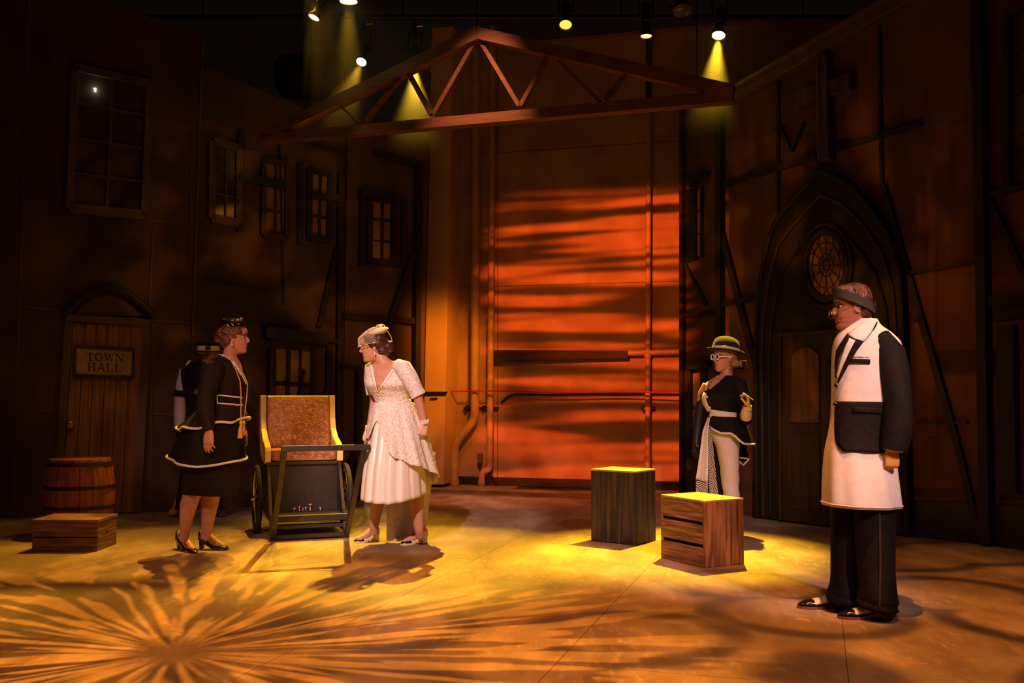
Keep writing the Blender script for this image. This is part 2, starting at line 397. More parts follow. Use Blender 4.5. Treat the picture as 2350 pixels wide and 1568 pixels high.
tag(mb.build('cable_shadow_tube', STEEL), 'black tube standing in for the shadow of the red cable on the back wall', 'cable')  # dark tube put in for the shadow under the red cable
for x0, x1, lb in ((1064, 1100, 'dark clamp bracket behind the bent wall pipe'), (1103, 1142, 'dark clamp bracket behind the elbow-footed wall pipe'), (1470, 1502, 'dark clamp bracket on the thin riser pipe')):
    mb = MB(); BK.slab(mb, [(x0, 934), (x1, 934), (x1, 940), (x0, 940)], .0, .07); BK.slab(mb, [(x0 + 4, 931), (x0 + 9, 931), (x0 + 9, 944), (x0 + 4, 944)], .0, .08)
    tag(mb.build('pipe_bracket', STEEL, smooth=False), lb, 'bracket')
mb = MB(); BK.slab(mb, [(1095, 1041), (1105, 1041), (1105, 1064), (1095, 1064)], 0, .06); ob = tag(mb.build('socket_box', mat('grey_box', (.09, .07, .06)), smooth=False, bevel=.006), 'small dark power socket box between the two wall pipes', 'socket')
mb = MB(); mb.tube([BK.hit(x, y, .06) for x, y in bend([(1100, 1062), (1101, 1080), (1112, 1076), (1126, 1090), (1140, 1108)])], .010, 6); mb.build('lead', STEEL, ob)

# ------------------------------------------------------------------ scenery flats, left: town hall
def forced_window(name, P, Q, cols, rows, fr, mt, glass, frame_m, d=.05, sill=None, label=None):
    w = empty(name, P.hit(*quadpt(Q, .5, 1)), kind='structure')
    for i in range(cols):
        for j in range(rows):
            q = sub_quad(Q, i / cols, (i + 1) / cols, j / rows, (j + 1) / rows)
            P.slab(m := MB(), q, .004, .012); m.build('pane', glass, w, smooth=False)
    for i in range(1, cols):
        P.bar(m := MB(), quadpt(Q, i / cols, 0), quadpt(Q, i / cols, 1), mt, .004, d * .6); m.build('muntin', frame_m, w, smooth=False)
    for j in range(1, rows):
        P.bar(m := MB(), quadpt(Q, 0, j / rows), quadpt(Q, 1, j / rows), mt * .8, .004, d * .55); m.build('muntin', frame_m, w, smooth=False)
    e = fr / 2
    for a, b, ww in ((Q[0], Q[1], fr), (Q[1], Q[2], fr), (Q[3], Q[0], fr), (Q[3], Q[2], sill or fr)):
        P.bar(m := MB(), a, b, ww, .003, d); m.build('frame_bar', frame_m, w, smooth=False)
    return w
L1 = Plane(G(0, 1190), G(440, 1172))
mb = MB(); L1.slab(mb, [(-420, 1204), (-420, -200), (60, -62), (215, -4), (467, 80), (452, 400), (437, 760), (428, 1172)], -.06, 0)
wl = struct(mb.build('wall_left', FLAT, smooth=False))
for a, b, w in (((345, 505), (443, 515), 4), ((345, 735), (434, 742), 4), ((340, 950), (431, 954), 4), ((82, 944), (118, 945), 3), ((352, 520), (342, 728), 3), ((466, 84), (429, 1165), 5),
                ((66, 0), (30, 1180), 3), ((440, 310), (436, 700), 3), ((350, 745), (345, 1150), 3), ((20, 700), (130, 712), 3)):
    L1.bar(m := MB(), a, b, w, 0, .012); m.build('batten', TIMB2, wl, smooth=False)
forced_window('window_1', L1, [(172, 153), (345, 190), (331, 493), (160, 477)], 2, 4, 16, 7, PANE_D, TIMB2, .06, 22)
c = L1.hit(218, 204, .05); mb = MB(); mb.ell(c, (.013, .013, .009)); tag(mb.build('added_glint', lamp_glass('cold_white_glow', (.75, .9, 1), 30)), 'tiny cold white bead standing in for a lamp reflection in the tall town hall window', 'reflection')  # added glowing bead stands in for a lamp's reflection in the pane
dr = empty('door_1', L1.hit(225, 1180), kind='structure')
DQ = [(168, 742), (328, 746), (306, 1176), (140, 1180)]
for i in range(6): L1.slab(m := MB(), sub_quad(DQ, i / 6 + .006, (i + 1) / 6 - .006, 0, 1), .004, .03 + .004 * (i % 2)); m.build('plank', DOORW, dr, smooth=False)
for a, b, w in (((159, 730), (128, 1182), 19), ((337, 744), (314, 1177), 19)): L1.bar(m := MB(), a, b, w, .004, .07); m.build('jamb', TIMB2, dr, smooth=False)
L1.bar(m := MB(), (150, 728), (346, 741), 15, .004, .085); m.build('lintel', TIMB2, dr, smooth=False)
arc = [(147 + 205 * t, 722 - 62 * math.sin(math.pi * min(1, t)) + 4 * t) for t in [k / 14 for k in range(15)]]
mb = MB(); mb.tube([L1.hit(x, y, .07) for x, y in arc], .045, 8); mb.build('arch_hood', TIMB, dr)
L1.slab(m := MB(), arc, .002, .03); m.build('tympanum', FLAT, dr, smooth=False)
c = L1.hit(162, 974, .05); kb = MB().lathe([(.012, 0), (.012, .03), (.034, .045), (.040, .065), (.030, .085), (.004, .092)], c, 14, L1.n.to_track_quat('Z', 'Y').to_matrix()).build('knob', BRASS, dr)
MB().lathe([(.045, -.01), (.045, .006), (.02, .01)], c, 14, L1.n.to_track_quat('Z', 'Y').to_matrix()).build('rose_plate', BRASS, kb)

# sign with painted serif lettering
SQ = [(172, 795), (307, 802), (305, 866), (171, 862)]
sg = empty('town_hall_sign', L1.hit(238, 866), 'wooden sign reading TOWN HALL in a black frame on the plank door', 'sign')
L1.slab(m := MB(), SQ, .036, .055); m.build('board', SIGNB, sg, smooth=False)
for i in range(4): L1.bar(m := MB(), SQ[i], SQ[(i + 1) % 4], 7, .034, .075); m.build('frame_bar', SIGNK, sg, smooth=False)
def letters(word, Q, wts):
    """serif capitals from strokes in a unit box (x0,y0,x1,y1,width) with y up"""
    L = dict(T=[(.5, 0, .5, 1, .15), (.02, .96, .98, .96, .07), (.05, .8, .05, 1, .06), (.95, .8, .95, 1, .06), (.3, .03, .7, .03, .06)],
             W=[(.1, 1, .33, 0, .14), (.33, 0, .52, .9, .06), (.5, .9, .72, 0, .14), (.72, 0, .92, 1, .06), (0, .97, .24, .97, .06), (.8, .97, 1, .97, .06)],
             N=[(.14, 0, .14, 1, .07), (.14, 1, .86, 0, .15), (.86, 0, .86, 1, .07), (.0, .03, .3, .03, .06), (0, .97, .2, .97, .06), (.7, .97, 1, .97, .06)],
             H=[(.17, 0, .17, 1, .15), (.83, 0, .83, 1, .15), (.17, .52, .83, .52, .07), (0, .03, .34, .03, .06), (0, .97, .34, .97, .06), (.66, .03, 1, .03, .06), (.66, .97, 1, .97, .06)],
             A=[(.12, 0, .5, 1, .06), (.5, 1, .88, 0, .15), (.26, .36, .74, .36, .06), (0, .03, .28, .03, .06), (.7, .03, 1, .03, .06)],
             L=[(.22, 0, .22, 1, .16), (.0, .97, .46, .97, .06), (0, .03, .9, .03, .06), (.92, 0, .92, .26, .06)])
    tot = sum(wts) + .18 * (len(word) - 1); u = 0
    for ch, w in zip(word, wts):
        mb = MB(); f = lambda x, y: quadpt(Q, (u + x * w) / tot, 1 - y)
        if ch == 'O':
            n = 28
            for k in range(n):
                q = []
                for kk, ro in ((k, 1), (k + 1, 1), (k + 1, 0), (k, 0)):
                    t = 2 * math.pi * kk / n; q.append(f(.5 + math.cos(t) * (.5 if ro else .33), .5 + math.sin(t) * (.53 if ro else .46)))
                L1.slab(mb, q, .05, .060)
        else:
            for x0, y0, x1, y1, sw in L[ch]:
                a = V((x0 * w, y0, 0)); b = V((x1 * w, y1, 0)); t = (b - a).normalized(); n = V((-t.y, t.x, 0)) * sw * .55
                L1.slab(mb, [f((p.x) / w, p.y) for p in (a + n, b + n, b - n, a - n)], .05, .060)
        mb.build('letter', SIGNK, sg, smooth=False); u += w + .18
letters('TOWN', [(199, 810), (283, 812), (283, 830), (199, 828)], (.8, .9, 1.15, .9))
letters('HALL', [(201, 833), (279, 835), (279, 854), (201, 852)], (1.0, 1.0, .85, .85))

# ------------------------------------------------------------------ left middle and rear flats
L2 = Plane(G(428, 1172), G(800, 1150))
mb = MB(); L2.slab(mb, [(424, 1172), (437, 760), (452, 400), (462, 150), (690, 246), (800, 292), (788, 1152)], -.06, 0)
w2 = struct(mb.build('wall_left_middle', FLAT2, smooth=False))
L3 = Plane(G(788, 1152), G(985, 1133))
mb = MB(); L3.slab(mb, [(786, 1153), (798, 292), (985, 262), (968, 1135)], -.06, 0)
w3 = struct(mb.build('wall_left_rear', FLAT2, smooth=False))
forced_window('window_2', L2, [(489, 322), (551, 340), (550, 512), (487, 500)], 2, 3, 16, 5, PANE_D, TIMB2, .06, 20)
forced_window('window_3', L2, [(607, 366), (662, 376), (660, 546), (606, 538)], 2, 3, 11, 5, PANE, FLAT, .06, 13)
forced_window('window_4', L2, [(712, 388), (760, 400), (757, 552), (711, 546)], 2, 3, 12, 6, PANE, TIMB, .06, 12)
forced_window('window_5', L3, [(850, 454), (908, 462), (906, 604), (850, 599)], 2, 3, 12, 5, PANE, TIMB, .06, 16)
def timbers(P, parent, items, m=TIMB, d0=0, d1=.05):
    for it in items:
        a, b, w = it[:3]; P.bar(mm := MB(), a, b, w, d0, it[3] if len(it) > 3 else d1); mm.build('timber', m, parent, smooth=False)
timbers(L2, w2, [((550, 404), (657, 425), 18, .08), ((714, 447), (789, 456), 14, .08), ((556, 300), (552, 530), 14), ((690, 372), (690, 560), 12), ((785, 395), (779, 1140), 14, .07),
                 ((777, 567), (734, 750), 12), ((640, 280), (652, 700), 5, .02), ((470, 640), (620, 668), 4, .015), ((626, 800), (622, 1150), 13, .07), ((758, 790), (752, 1140), 13, .06),
                 ((630, 300), (800, 352), 7, .03), ((760, 880), (700, 1000), 10)])
timbers(L2, w2, [((612, 762), (754, 778), 27, .16), ((620, 776), (750, 792), 8, .10), ((752, 780), (786, 786), 9, .05)])
timbers(L3, w3, [((862, 350), (968, 383), 9, .06), ((964, 382), (957, 1130), 12, .08), ((790, 725), (957, 737), 14, .06), ((952, 583), (876, 805), 13, .07), ((832, 440), (915, 452), 14, .09),
                 ((910, 555), (905, 560), 4), ((786, 845), (830, 846), 5, .05), ((827, 850), (824, 1140), 12, .06), ((930, 460), (928, 610), 10, .05), ((836, 446), (834, 610), 13, .05), ((905, 606), (960, 618), 8, .05),
                 ((800, 300), (985, 268), 8, .03), ((830, 1010), (790, 1100), 10)])
# doorway with glazing under the dark canopy
d3 = empty('door_2', L2.hit(690, 1158), kind='structure')
for q in ([(634, 800), (662, 803), (660, 876), (634, 875)], [(668, 803), (690, 806), (688, 878), (666, 877)], [(634, 885), (660, 886), (658, 936), (634, 935)], [(666, 887), (688, 888), (686, 938), (664, 937)], [(694, 806), (716, 809), (714, 880), (692, 879)]):
    L2.slab(m := MB(), q, .003, .012); m.build('pane', PANE, d3, smooth=False)
for a, b, w in (((662, 796), (658, 1000), 5), ((690, 800), (686, 1000), 4), ((632, 880), (722, 884), 6), ((720, 800), (714, 1155), 10), ((632, 940), (718, 942), 8), ((700, 850), (684, 910), 5)):
    L2.bar(m := MB(), a, b, w, .003, .04); m.build('door_bar', TIMB, d3, smooth=False)
L2.slab(m := MB(), [(632, 945), (716, 946), (712, 1156), (628, 1160)], .003, .025); m.build('lower_panel', TIMB, d3, smooth=False)

# ------------------------------------------------------------------ right: church front, an open timber frame hung with painted gauze
R1 = Plane(G(1560, 1165), G(2258, 1250))
mb = MB(); R1.slab(mb, [(1559, 1165), (1559, 250), (1650, 235), (1650, 1176)], -.05, 0)
wr = struct(mb.build('wall_right', FLAT2, smooth=False))
gz = bpy.data.materials.new('painted_gauze'); gz.use_nodes = True; nt = gz.node_tree; pb = nt.nodes['Principled BSDF']
tc = nt.nodes.new('ShaderNodeTexCoord'); fn = nramp(nt, nnoise(nt, nmap(nt, tc.outputs['Object'], scale=(4, 4, .35)), 2.2, 6), .35, .65)
mx = nt.nodes.new('ShaderNodeMix'); mx.data_type = 'RGBA'; nt.links.new(fn, mx.inputs[0]); mx.inputs[6].default_value = (.10, .046, .020, 1); mx.inputs[7].default_value = (.18, .085, .036, 1)
nt.links.new(mx.outputs[2], pb.inputs['Base Color']); pb.inputs['Roughness'].default_value = .9; pb.inputs['Alpha'].default_value = .52
mb = MB(); R1.slab(mb, [(1650, 1176), (1652, 232), (1690, 212), (2070, -30), (2700, -420), (2700, 1304), (2262, 1250)], -.006, 0)
g = struct(mb.build('wall_right_gauze', gz, smooth=False))
timbers(R1, wr, [((1647, 240), (1647, 1175), 11, .08), ((1562, 250), (1562, 1165), 7, .06), ((1785, 150), (1783, 560), 6, .03), ((2014, 30), (2022, 430), 7, .03),
                 ((1643, 426), (1871, 358), 14), ((1905, 343), (2110, 284), 11), ((1646, 509), (1724, 812), 12), ((1650, 697), (1736, 684), 13), ((2022, 424), (2108, 720), 14), ((2108, 720), (2190, 1003), 14), ((2190, 1003), (2236, 1190), 13),
                 ((2066, 629), (2240, 600), 8), ((2074, 729), (2112, 729), 16), ((2102, 970), (2218, 970), 6), ((2237, -60), (2258, 1249), 22, .12), ((1655, 845), (1700, 845), 5), ((1690, 935), (1735, 936), 4),
                 ((2255, 690), (2420, 692), 24, .09), ((2262, 450), (2420, 780), 14, .06), ((2258, 732), (2300, 730), 7), ((1655, 250), (1640, 300), 5), ((1786, 285), (1813, 346), 4), ((1842, 280), (1815, 346), 4),
                 ((1725, 812), (1735, 850), 10), ((1568, 600), (1620, 700), 5, .03), ((1570, 724), (1645, 722), 8, .03), ((1573, 420), (1617, 396), 16, .07), ((1573, 840), (1622, 834), 18, .08), ((1577, 850), (1577, 1038), 12, .06), ((1612, 850), (1612, 1035), 11, .05), ((1570, 1038), (1622, 1036), 9, .06)])
R1.bar(mm := MB(), (1678, 216), (2110, -33), 26, 0, .14); mm.build('cornice', TIMB2, wr, smooth=False)
R1.bar(mm := MB(), (1690, 226), (2110, -10), 10, 0, .08); mm.build('cornice', FLAT, wr, smooth=False)
R1.bar(mm := MB(), (1676, 203), (2100, -46), 7, 0, .18); mm.build('cornice', TIMB2, wr, smooth=False)
w6 = empty('window_6', R1.hit(1590, 596), kind='structure')
for j in range(3): R1.slab(m := MB(), [(1596, 437 + j * 52), (1606, 434 + j * 52), (1606, 481 + j * 52), (1596, 484 + j * 52)], .003, .012); m.build('pane', PANE, w6, smooth=False)
R1.slab(m := MB(), [(1573, 436), (1595, 431), (1595, 594), (1573, 600)], .003, .05); m.build('frame_bar', TIMB, w6, smooth=False)
R1.bar(m := MB(), (1608, 430), (1608, 590), 4, .003, .04); m.build('frame_bar', TIMB, w6, smooth=False)
w7 = empty('window_7', R1.hit(1595, 1034), kind='structure')
for j in range(2): R1.slab(m := MB(), [(1585, 858 + j * 84), (1606, 856 + j * 84), (1606, 930 + j * 84), (1585, 932 + j * 84)], .003, .012); m.build('pane', PANE, w7, smooth=False)
# far right frame: window and doorway edge, plinth
w8 = empty('window_8', R1.hit(2330, 440), kind='structure')
for j in range(4): R1.slab(m := MB(), [(2318, 40 + j * 98 - 4), (2420, 0 + j * 90 - 4), (2420, 78 + j * 90), (2318, 126 + j * 98)], .003, .012); m.build('pane', PANE_D, w8, smooth=False)
for a, b, w in (((2306, 40), (2306, 440), 18), ((2270, 448), (2430, 405), 12)): R1.bar(m := MB(), a, b, w, .003, .07); m.build('frame_bar', TIMB, w8, smooth=False)
d4 = empty('door_3', R1.hit(2320, 1130), kind='structure')
for a, b, w in (((2305, 745), (2312, 1135), 38), ((2278, 724), (2430, 702), 30), ((2290, 1134), (2430, 1150), 12)): R1.bar(m := MB(), a, b, w, .003, .10); m.build('door_frame', TIMB, d4, smooth=False)
R1.slab(mm := MB(), [(2086, 1148), (2262, 1156), (2440, 1168), (2440, 1272), (2086, 1229)], -.02, .03); mm.build('plinth', BLACK, wr, smooth=False)

# pointed arch with door and rose window
AR = [(1735, 1186), (1731, 800), (1736, 678), (1749, 595), (1772, 512), (1800, 472), (1825, 444), (1852, 412), (1882, 384), (1931, 404), (1962, 430), (1991, 460), (2037, 526), (2064, 612), (2070, 678), (2074, 777), (2084, 1228)]
mb = MB(); R1.slab(mb, AR, .0, .10); ar = struct(mb.build('trim_3', TIMB, smooth=False))
def shrink(poly, k, cx=1900): return [(cx + (x - cx) * k, y + (1186 - y) * (1 - k) * .8) for x, y in poly]
for k, m, r in ((.985, TIMB, .022), (.90, CHURCHW, .016), (.80, TIMB, .016)):
    MB().tube([R1.hit(x, y, .11) for x, y in shrink(AR, k)], r, 8).build('arch_moulding', m, ar)
rw = empty('window_9', R1.hit(1896, 690), kind='structure')
cx, cy, rx, ry = 1896, 609, 45, 74
n = 32
R1.slab(m := MB(), [(cx + rx * math.cos(2 * math.pi * k / n), cy + ry * math.sin(2 * math.pi * k / n)) for k in range(n)], .10, .112)
ROSE = mat('stained_glass_amber', (.15, .10, .045), (.27, .14, .055), 9, .3); m.build('glass', ROSE, rw, smooth=False)
EL = lambda t, k: R1.hit(cx + rx * k * math.cos(t), cy + ry * k * math.sin(t), .115)
for k in (.16, .36, .72): MB().tube([EL(2 * math.pi * i / 28, k) for i in range(29)], .005, 5).build('lead_ring', SIGNK, rw)
for i in range(12):
    t = 2 * math.pi * i / 12; MB().tube([EL(t, .16), EL(t, .72)], .005, 5).build('lead_spoke', SIGNK, rw)
    MB().tube([EL(t, .72), EL(t + .13, .90), EL(t + .26, .97), EL(t + .39, .90), EL(t + .523, .72)], .005, 5).build('lead_petal', SIGNK, rw)
for k, r in ((1.05, .035), (1.28, .022)): MB().tube([R1.hit(cx + rx * k * math.cos(t), cy + ry * k * math.sin(t), .115) for t in [2 * math.pi * i / 40 for i in range(41)]], r, 8).build('ring_frame', TIMB, rw)
cd = empty('door_4', R1.hit(1885, 1205), kind='structure')
CQ = [(1788, 770), (1985, 760), (1990, 1217), (1790, 1194)]
R1.slab(m := MB(), CQ, .10, .125); m.build('door_leaf', CHURCHW, cd, smooth=False)
CH2 = mat('church_panel_stain', (.10, .045, .018), (.17, .075, .028), 4, .6, .06, (5, 5, .3))
for u0, u1 in ((.13, .46), (.56, .90)):
    top = [quadpt(CQ, u0 + (u1 - u0) * t, .115 - .05 * math.sin(math.pi * t)) for t in [k / 8 for k in range(9)]]
    R1.slab(m := MB(), top + [quadpt(CQ, u1, .47), quadpt(CQ, u0, .47)], .12, .138); m.build('door_panel', CH2, cd, smooth=False)
    R1.slab(m := MB(), sub_quad(CQ, u0, u1, .53, .93), .12, .138); m.build('door_panel', CHURCHW, cd, smooth=False)
    MB().tube([R1.hit(*p, .14) for p in top + [quadpt(CQ, u1, .47), quadpt(CQ, u0, .47), top[0]]], .008, 6).build('panel_bead', CHURCHW, cd)
R1.bar(m := MB(), (1786, 768), (1990, 757), 8, .1, .15); m.build('door_frame', CHURCHW, cd, smooth=False)
R1.bar(m := MB(), (1788, 768), (1790, 1194), 7, .1, .15); m.build('door_frame', CHURCHW, cd, smooth=False)
# cross above the arch
cr = empty('wall_cross', R1.hit(1888, 372), 'dark wooden cross mounted above the pointed church arch', 'cross')
R1.slab(m := MB(), [(1872, 128), (1897, 122), (1903, 366), (1874, 372)], .02, .13); m.build('upright', CHURCHW, cr, smooth=False, bevel=.008)
R1.slab(m := MB(), [(1827, 210), (1950, 164), (1950, 205), (1827, 245)], .03, .11); m.build('crossbar', CHURCHW, cr, smooth=False, bevel=.008)
for a, b in (((1876, 132), (1878, 366)), ((1894, 128), (1898, 362))): MB().tube([R1.hit(*a, .13), R1.hit(*b, .13)], .008, 6).build('bead', TIMB2, cr)
c = G(2141, 1182); c.y -= 0.0
# ------------------------------------------------------------------ roof truss
TP = Plane(at(1135, 275, 9.0), at(1135, 275, 9.0) + V((-.949, .315, 0)))
tr = empty('roof_truss', TP.hit(1135, 290), 'rust brown gabled roof truss hanging over the stage', 'truss')
def tb(name, a, b, w, w2=None, d=.045): TP.bar(m := MB(), a, b, w, -d, d, w2); return m.build(name, TRUSS, tr, smooth=False)
tb('top_chord', (600, 312), (1094, 74), 20, 27, .06); tb('top_chord', (1092, 74), (1682, 208), 27, 30, .06)
tb('bottom_chord', (590, 318), (1682, 219), 20, 26, .06)
TP.bar(m := MB(), (1675, 193), (1676, 230), 12, -.065, .065); m.build('end_plate', TRUSS, tr, smooth=False)
for a, b, w in (((1092, 88), (993, 262), 9), ((1098, 88), (1190, 242), 9), ((932, 160), (988, 262), 10), ((1256, 130), (1193, 242), 9), ((922, 168), (838, 278), 9), ((1282, 138), (1380, 236), 8), ((772, 236), (818, 278), 4), ((1438, 166), (1388, 228), 9)):
    tb('strut', a, b, w, d=.025)
for x, y in ((1094, 70), (700, 262), (1600, 190)):
    t = TP.hit(x, y); MB().tube([t, V((t.x, t.y, 7.25))], .006, 6).build('hanging_cable', STEEL, tr)

# ------------------------------------------------------------------ stage lamps on their pipes
def lampfix(k, r, lens, label, body_l=.34, yoke=True, zp=None):
    p = LP[k]; ax = (AIM[k] - p).normalized(); R = ax.to_track_quat('Z', 'Y').to_matrix()
    o = empty('stage_lamp', p, label, 'lamp')
    MB().lathe([(r * .55, -body_l), (r * .8, -body_l * .92), (r * .85, -body_l * .45), (r * .62, -body_l * .42), (r * .66, -body_l * .2), (r * 1.12, -.02), (r * 1.12, .0), (r * 1.0, .0), (r * .98, -.02)], p, 18, R).build('body', STEEL, o)
    MB().lathe([(r * .99, -.018), (r * .8, -.004), (r * .4, .004), (.002, .006)], p, 18, R).build('lens', lens, o)
    side = R @ V((1, 0, 0)); b = p - ax * body_l * .5; top = b + V((0, 0, r + .20))
    MB().tube([b + side * r * .9, b + side * r * 1.15, top + side * r * 1.15, top - side * r * 1.15, b - side * r * 1.15, b - side * r * .9], .010, 6).build('yoke', STEEL, o)
    cl = MB().box(top + V((0, 0, .06)), (.05, .06, .13)).build('clamp', STEEL, o, smooth=False)
    MB().tube([top + V((.02, -.03, .06)), top + V((.09, -.03, .07))], .008, 6).build('clamp_bolt', BRASS, cl)
    return top + V((0, 0, .13))
hot = lamp_glass('hot_yellow_lens', (1, .82, .30), 22); warm = lamp_glass('warm_white_lens', (1, .72, .34), 9)
amb = lamp_glass('amber_lens', (1, .42, .05), 2.2); dead = mat('unlit_lens', (.12, .07, .04), rough=.15)
tops = {}
for k, r, m, lb in (('a', .062, hot, 'small stage lamp throwing a yellow beam beside the church roof line'), ('b', .062, hot, 'stage lamp throwing a yellow beam through the truss struts'),
                    ('c', .056, warm, 'round white-hot stage lamp low above the truss slope'), ('d', .056, warm, 'round white-hot stage lamp high beside the dark drum'), ('e', .082, hot, 'large bright stage lamp with beam at the very top'),
                    ('f', .060, amb, 'stage lamp with a dull amber lens above the truss peak slope'), ('g', .056, lamp_glass('amber_bright_lens', (1, .55, .12), 5), 'tilted stage lamp with glowing amber lens above the thin black riser'), ('h', .088, dead, 'unlit stage lamp with a dark round lens')):
    tops[k] = lampfix(k, r, m, lb)
def lpipe(ks, label):
    y = sum(tops[k].y for k in ks) / len(ks); z = max(tops[k].z for k in ks) + .02
    o = tag(MB().tube([(-4.2, y, z), (4.0, y, z)], .024, 10).build('lighting_pipe', STEEL), label, 'pipe')
    for x in (-3.4, -1.2, 1.2, 3.2): MB().tube([(x, y, z), (x, y, 7.25)], .008, 6).build('hanger', STEEL, o)
    for k in ks:
        if (z - tops[k].z) > .025: MB().tube([tops[k] - V((0, 0, .003)), V((tops[k].x, y, z))], .012, 6).build('drop_rod', STEEL, o)
lpipe('bc', 'black lighting pipe carrying the two lamps over the truss left slope'); lpipe('adfg', 'black lighting pipe carrying the row of lamps upstage'); lpipe('eh', 'black lighting pipe nearest the audience at the top')
# dark drum shaped loudspeaker hanging left of the truss
c = at(712, 176, 11.0); R = V((.95, -.25, -.1)).to_track_quat('Z', 'Y').to_matrix()
sp = empty('hanging_loudspeaker', c, 'big black drum-shaped loudspeaker hanging left of the truss', 'loudspeaker')
MB().lathe([(.19, -.36), (.24, -.32), (.26, -.1), (.26, .24), (.24, .32), (.2, .34)], c, 24, R).build('cabinet', BLACK, sp)
MB().lathe([(.195, .33), (.14, .345), (.01, .35)], c, 24, R).build('grille', STEEL, sp)
MB().tube([c + V((0, 0, .2)), V((c.x, c.y, 7.25))], .012, 6).build('hanger', STEEL, sp)

# ------------------------------------------------------------------ haze under the lighting grid
hz = bpy.data.materials.new('theatre_haze'); hz.use_nodes = True; nt = hz.node_tree; nt.nodes.clear()
out = nt.nodes.new('ShaderNodeOutputMaterial'); vs = nt.nodes.new('ShaderNodeVolumeScatter'); vs.inputs['Anisotropy'].default_value = .25
tc = nt.nodes.new('ShaderNodeTexCoord'); sz = nt.nodes.new('ShaderNodeSeparateXYZ'); nt.links.new(tc.outputs['Object'], sz.inputs[0])
nt.links.new(nramp(nt, sz.outputs[2], 3.5, 4.75, 0, .034), vs.inputs['Density'])
nt.links.new(vs.outputs[0], out.inputs['Volume'])
fp = [V((-1.9, 8.87, 0)), V((2.5, 8.87, 0)), V((2.5, 11.2, 0)), V((-1.9, 11.2, 0))]      # its floor plan stops short of the flats
for PL, gap_ in ((R1, .25), (L2, .20), (L3, .15), (BK, .30)):
    side = lambda q: (q - PL.p).x * PL.n.x + (q - PL.p).y * PL.n.y - gap_
    new = []
    for a, b in zip(fp, fp[1:] + fp[:1]):
        sa, sb = side(a), side(b)
        if sa >= 0: new.append(a)
        if sa * sb < 0: new.append(a.lerp(b, sa / (sa - sb)))
    fp = new
mb = MB(); mb.prism([V((q.x, q.y, 3.45)) for q in fp], [V((q.x, q.y, 4.86)) for q in fp]); tag(mb.build('haze', hz, smooth=False), 'thin smoky haze hanging under the stage lamps', 'haze', kind='stuff')
# ------------------------------------------------------------------ props
CRW = mat('red_brown_crate_wood', (.11, .042, .026), (.40, .185, .12), 7, .6, .3, (7, 7, .5), detail=8, lo=.3, hi=.68)
CRWH = mat('red_brown_crate_wood_sideways', (.09, .038, .024), (.37, .17, .11), 6, .6, .3, (.7, .7, 9), detail=8, lo=.32, hi=.7)
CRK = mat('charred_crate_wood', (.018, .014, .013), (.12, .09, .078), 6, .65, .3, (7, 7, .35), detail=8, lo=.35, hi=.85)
CRL = mat('low_crate_wood', (.08, .036, .026), (.27, .135, .09), 6, .65, .25, (.6, .6, 9), detail=8, lo=.3, hi=.72)
BARW = mat('red_barrel_wood', (.16, .042, .020), (.36, .11, .046), 5, .5, .2, (6, 6, .4), detail=7, lo=.3, hi=.7)
HOOP = mat('dark_barrel_hoop', (.03, .02, .016), rough=.5, metal=.4)
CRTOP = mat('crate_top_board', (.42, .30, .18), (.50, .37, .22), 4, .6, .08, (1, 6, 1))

class Fr:                     # a local frame standing on the floor
    def __init__(s, o, x): s.o = V(o); s.o.z = 0; s.x = V(x).normalized(); s.y = V((-s.x.y, s.x.x, 0)); s.R = Matrix((s.x, s.y, V((0, 0, 1)))).transposed()
    def p(s, a, b, z): return s.o + s.x * a + s.y * b + V((0, 0, z))
    def box(s, mb, a0, a1, b0, b1, z0, z1): return mb.box(s.p((a0 + a1) / 2, (b0 + b1) / 2, (z0 + z1) / 2), (a1 - a0, b1 - b0, z1 - z0), s.R)
def pl(f, name, m, par, *b, bevel=.003): mb = MB(); f.box(mb, *b); return mb.build(name, m, par, smooth=False, bevel=bevel)

# slatted crate on end: x along the slatted face, y across the end panel
B = G(1618, 1305); A = G(1517, 1281); f = Fr(A, B - A); L = (B - A).length; D = .35; H = .452
cr = empty('wooden_crate', A, 'red-brown slatted wooden crate with gaps between its boards', 'crate')
gap = [0, .131, .153, .284, .306, .438]
for i in range(3):
    for b0, b1 in ((0, .016), (D - .016, D)): pl(f, 'slat', CRWH, cr, 0, L - .02, b0, b1, gap[2 * i] + .001, gap[2 * i + 1])
for k in range(3):
    for a0 in (L - .02, .0 + .001): pl(f, 'end_board', CRW, cr, a0 + .0, a0 + .019, .0 + k * D / 3 + .0015, (k + 1) * D / 3 - .0015, .001, .438)
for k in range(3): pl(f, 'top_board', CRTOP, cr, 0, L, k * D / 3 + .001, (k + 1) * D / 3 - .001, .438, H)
pl(f, 'corner_batten', CRW, cr, L - .045, L - .02, .017, .042, .002, .437); pl(f, 'corner_batten', CRW, cr, L - .045, L - .02, D - .042, D - .017, .002, .437)
# tall dark crate
B = G(1458, 1253); A = G(1356, 1242); f = Fr(A, B - A); L = (B - A).length; D = .33; H = .57
ck = empty('wooden_crate', A, 'tall charred-black crate of upright boards', 'crate')
xs_ = [0, .132, .275, L]
for i in range(3):
    for b0 in (0, D - .016): pl(f, 'board', CRK, ck, xs_[i] + .002, xs_[i + 1] - .002, b0, b0 + .016, .001 + .004 * (i == 1), H - .014)
for k in range(3):
    for a0 in (.0, L - .016): pl(f, 'side_board', CRK, ck, a0 + .0005, a0 + .0165, .016 + k * (D - .032) / 3 + .002, .016 + (k + 1) * (D - .032) / 3 - .002, .001, H - .014)
for k in range(2): pl(f, 'top_board', CRTOP, ck, 0, L, k * D / 2 + .001, (k + 1) * D / 2 - .001, H - .014, H)
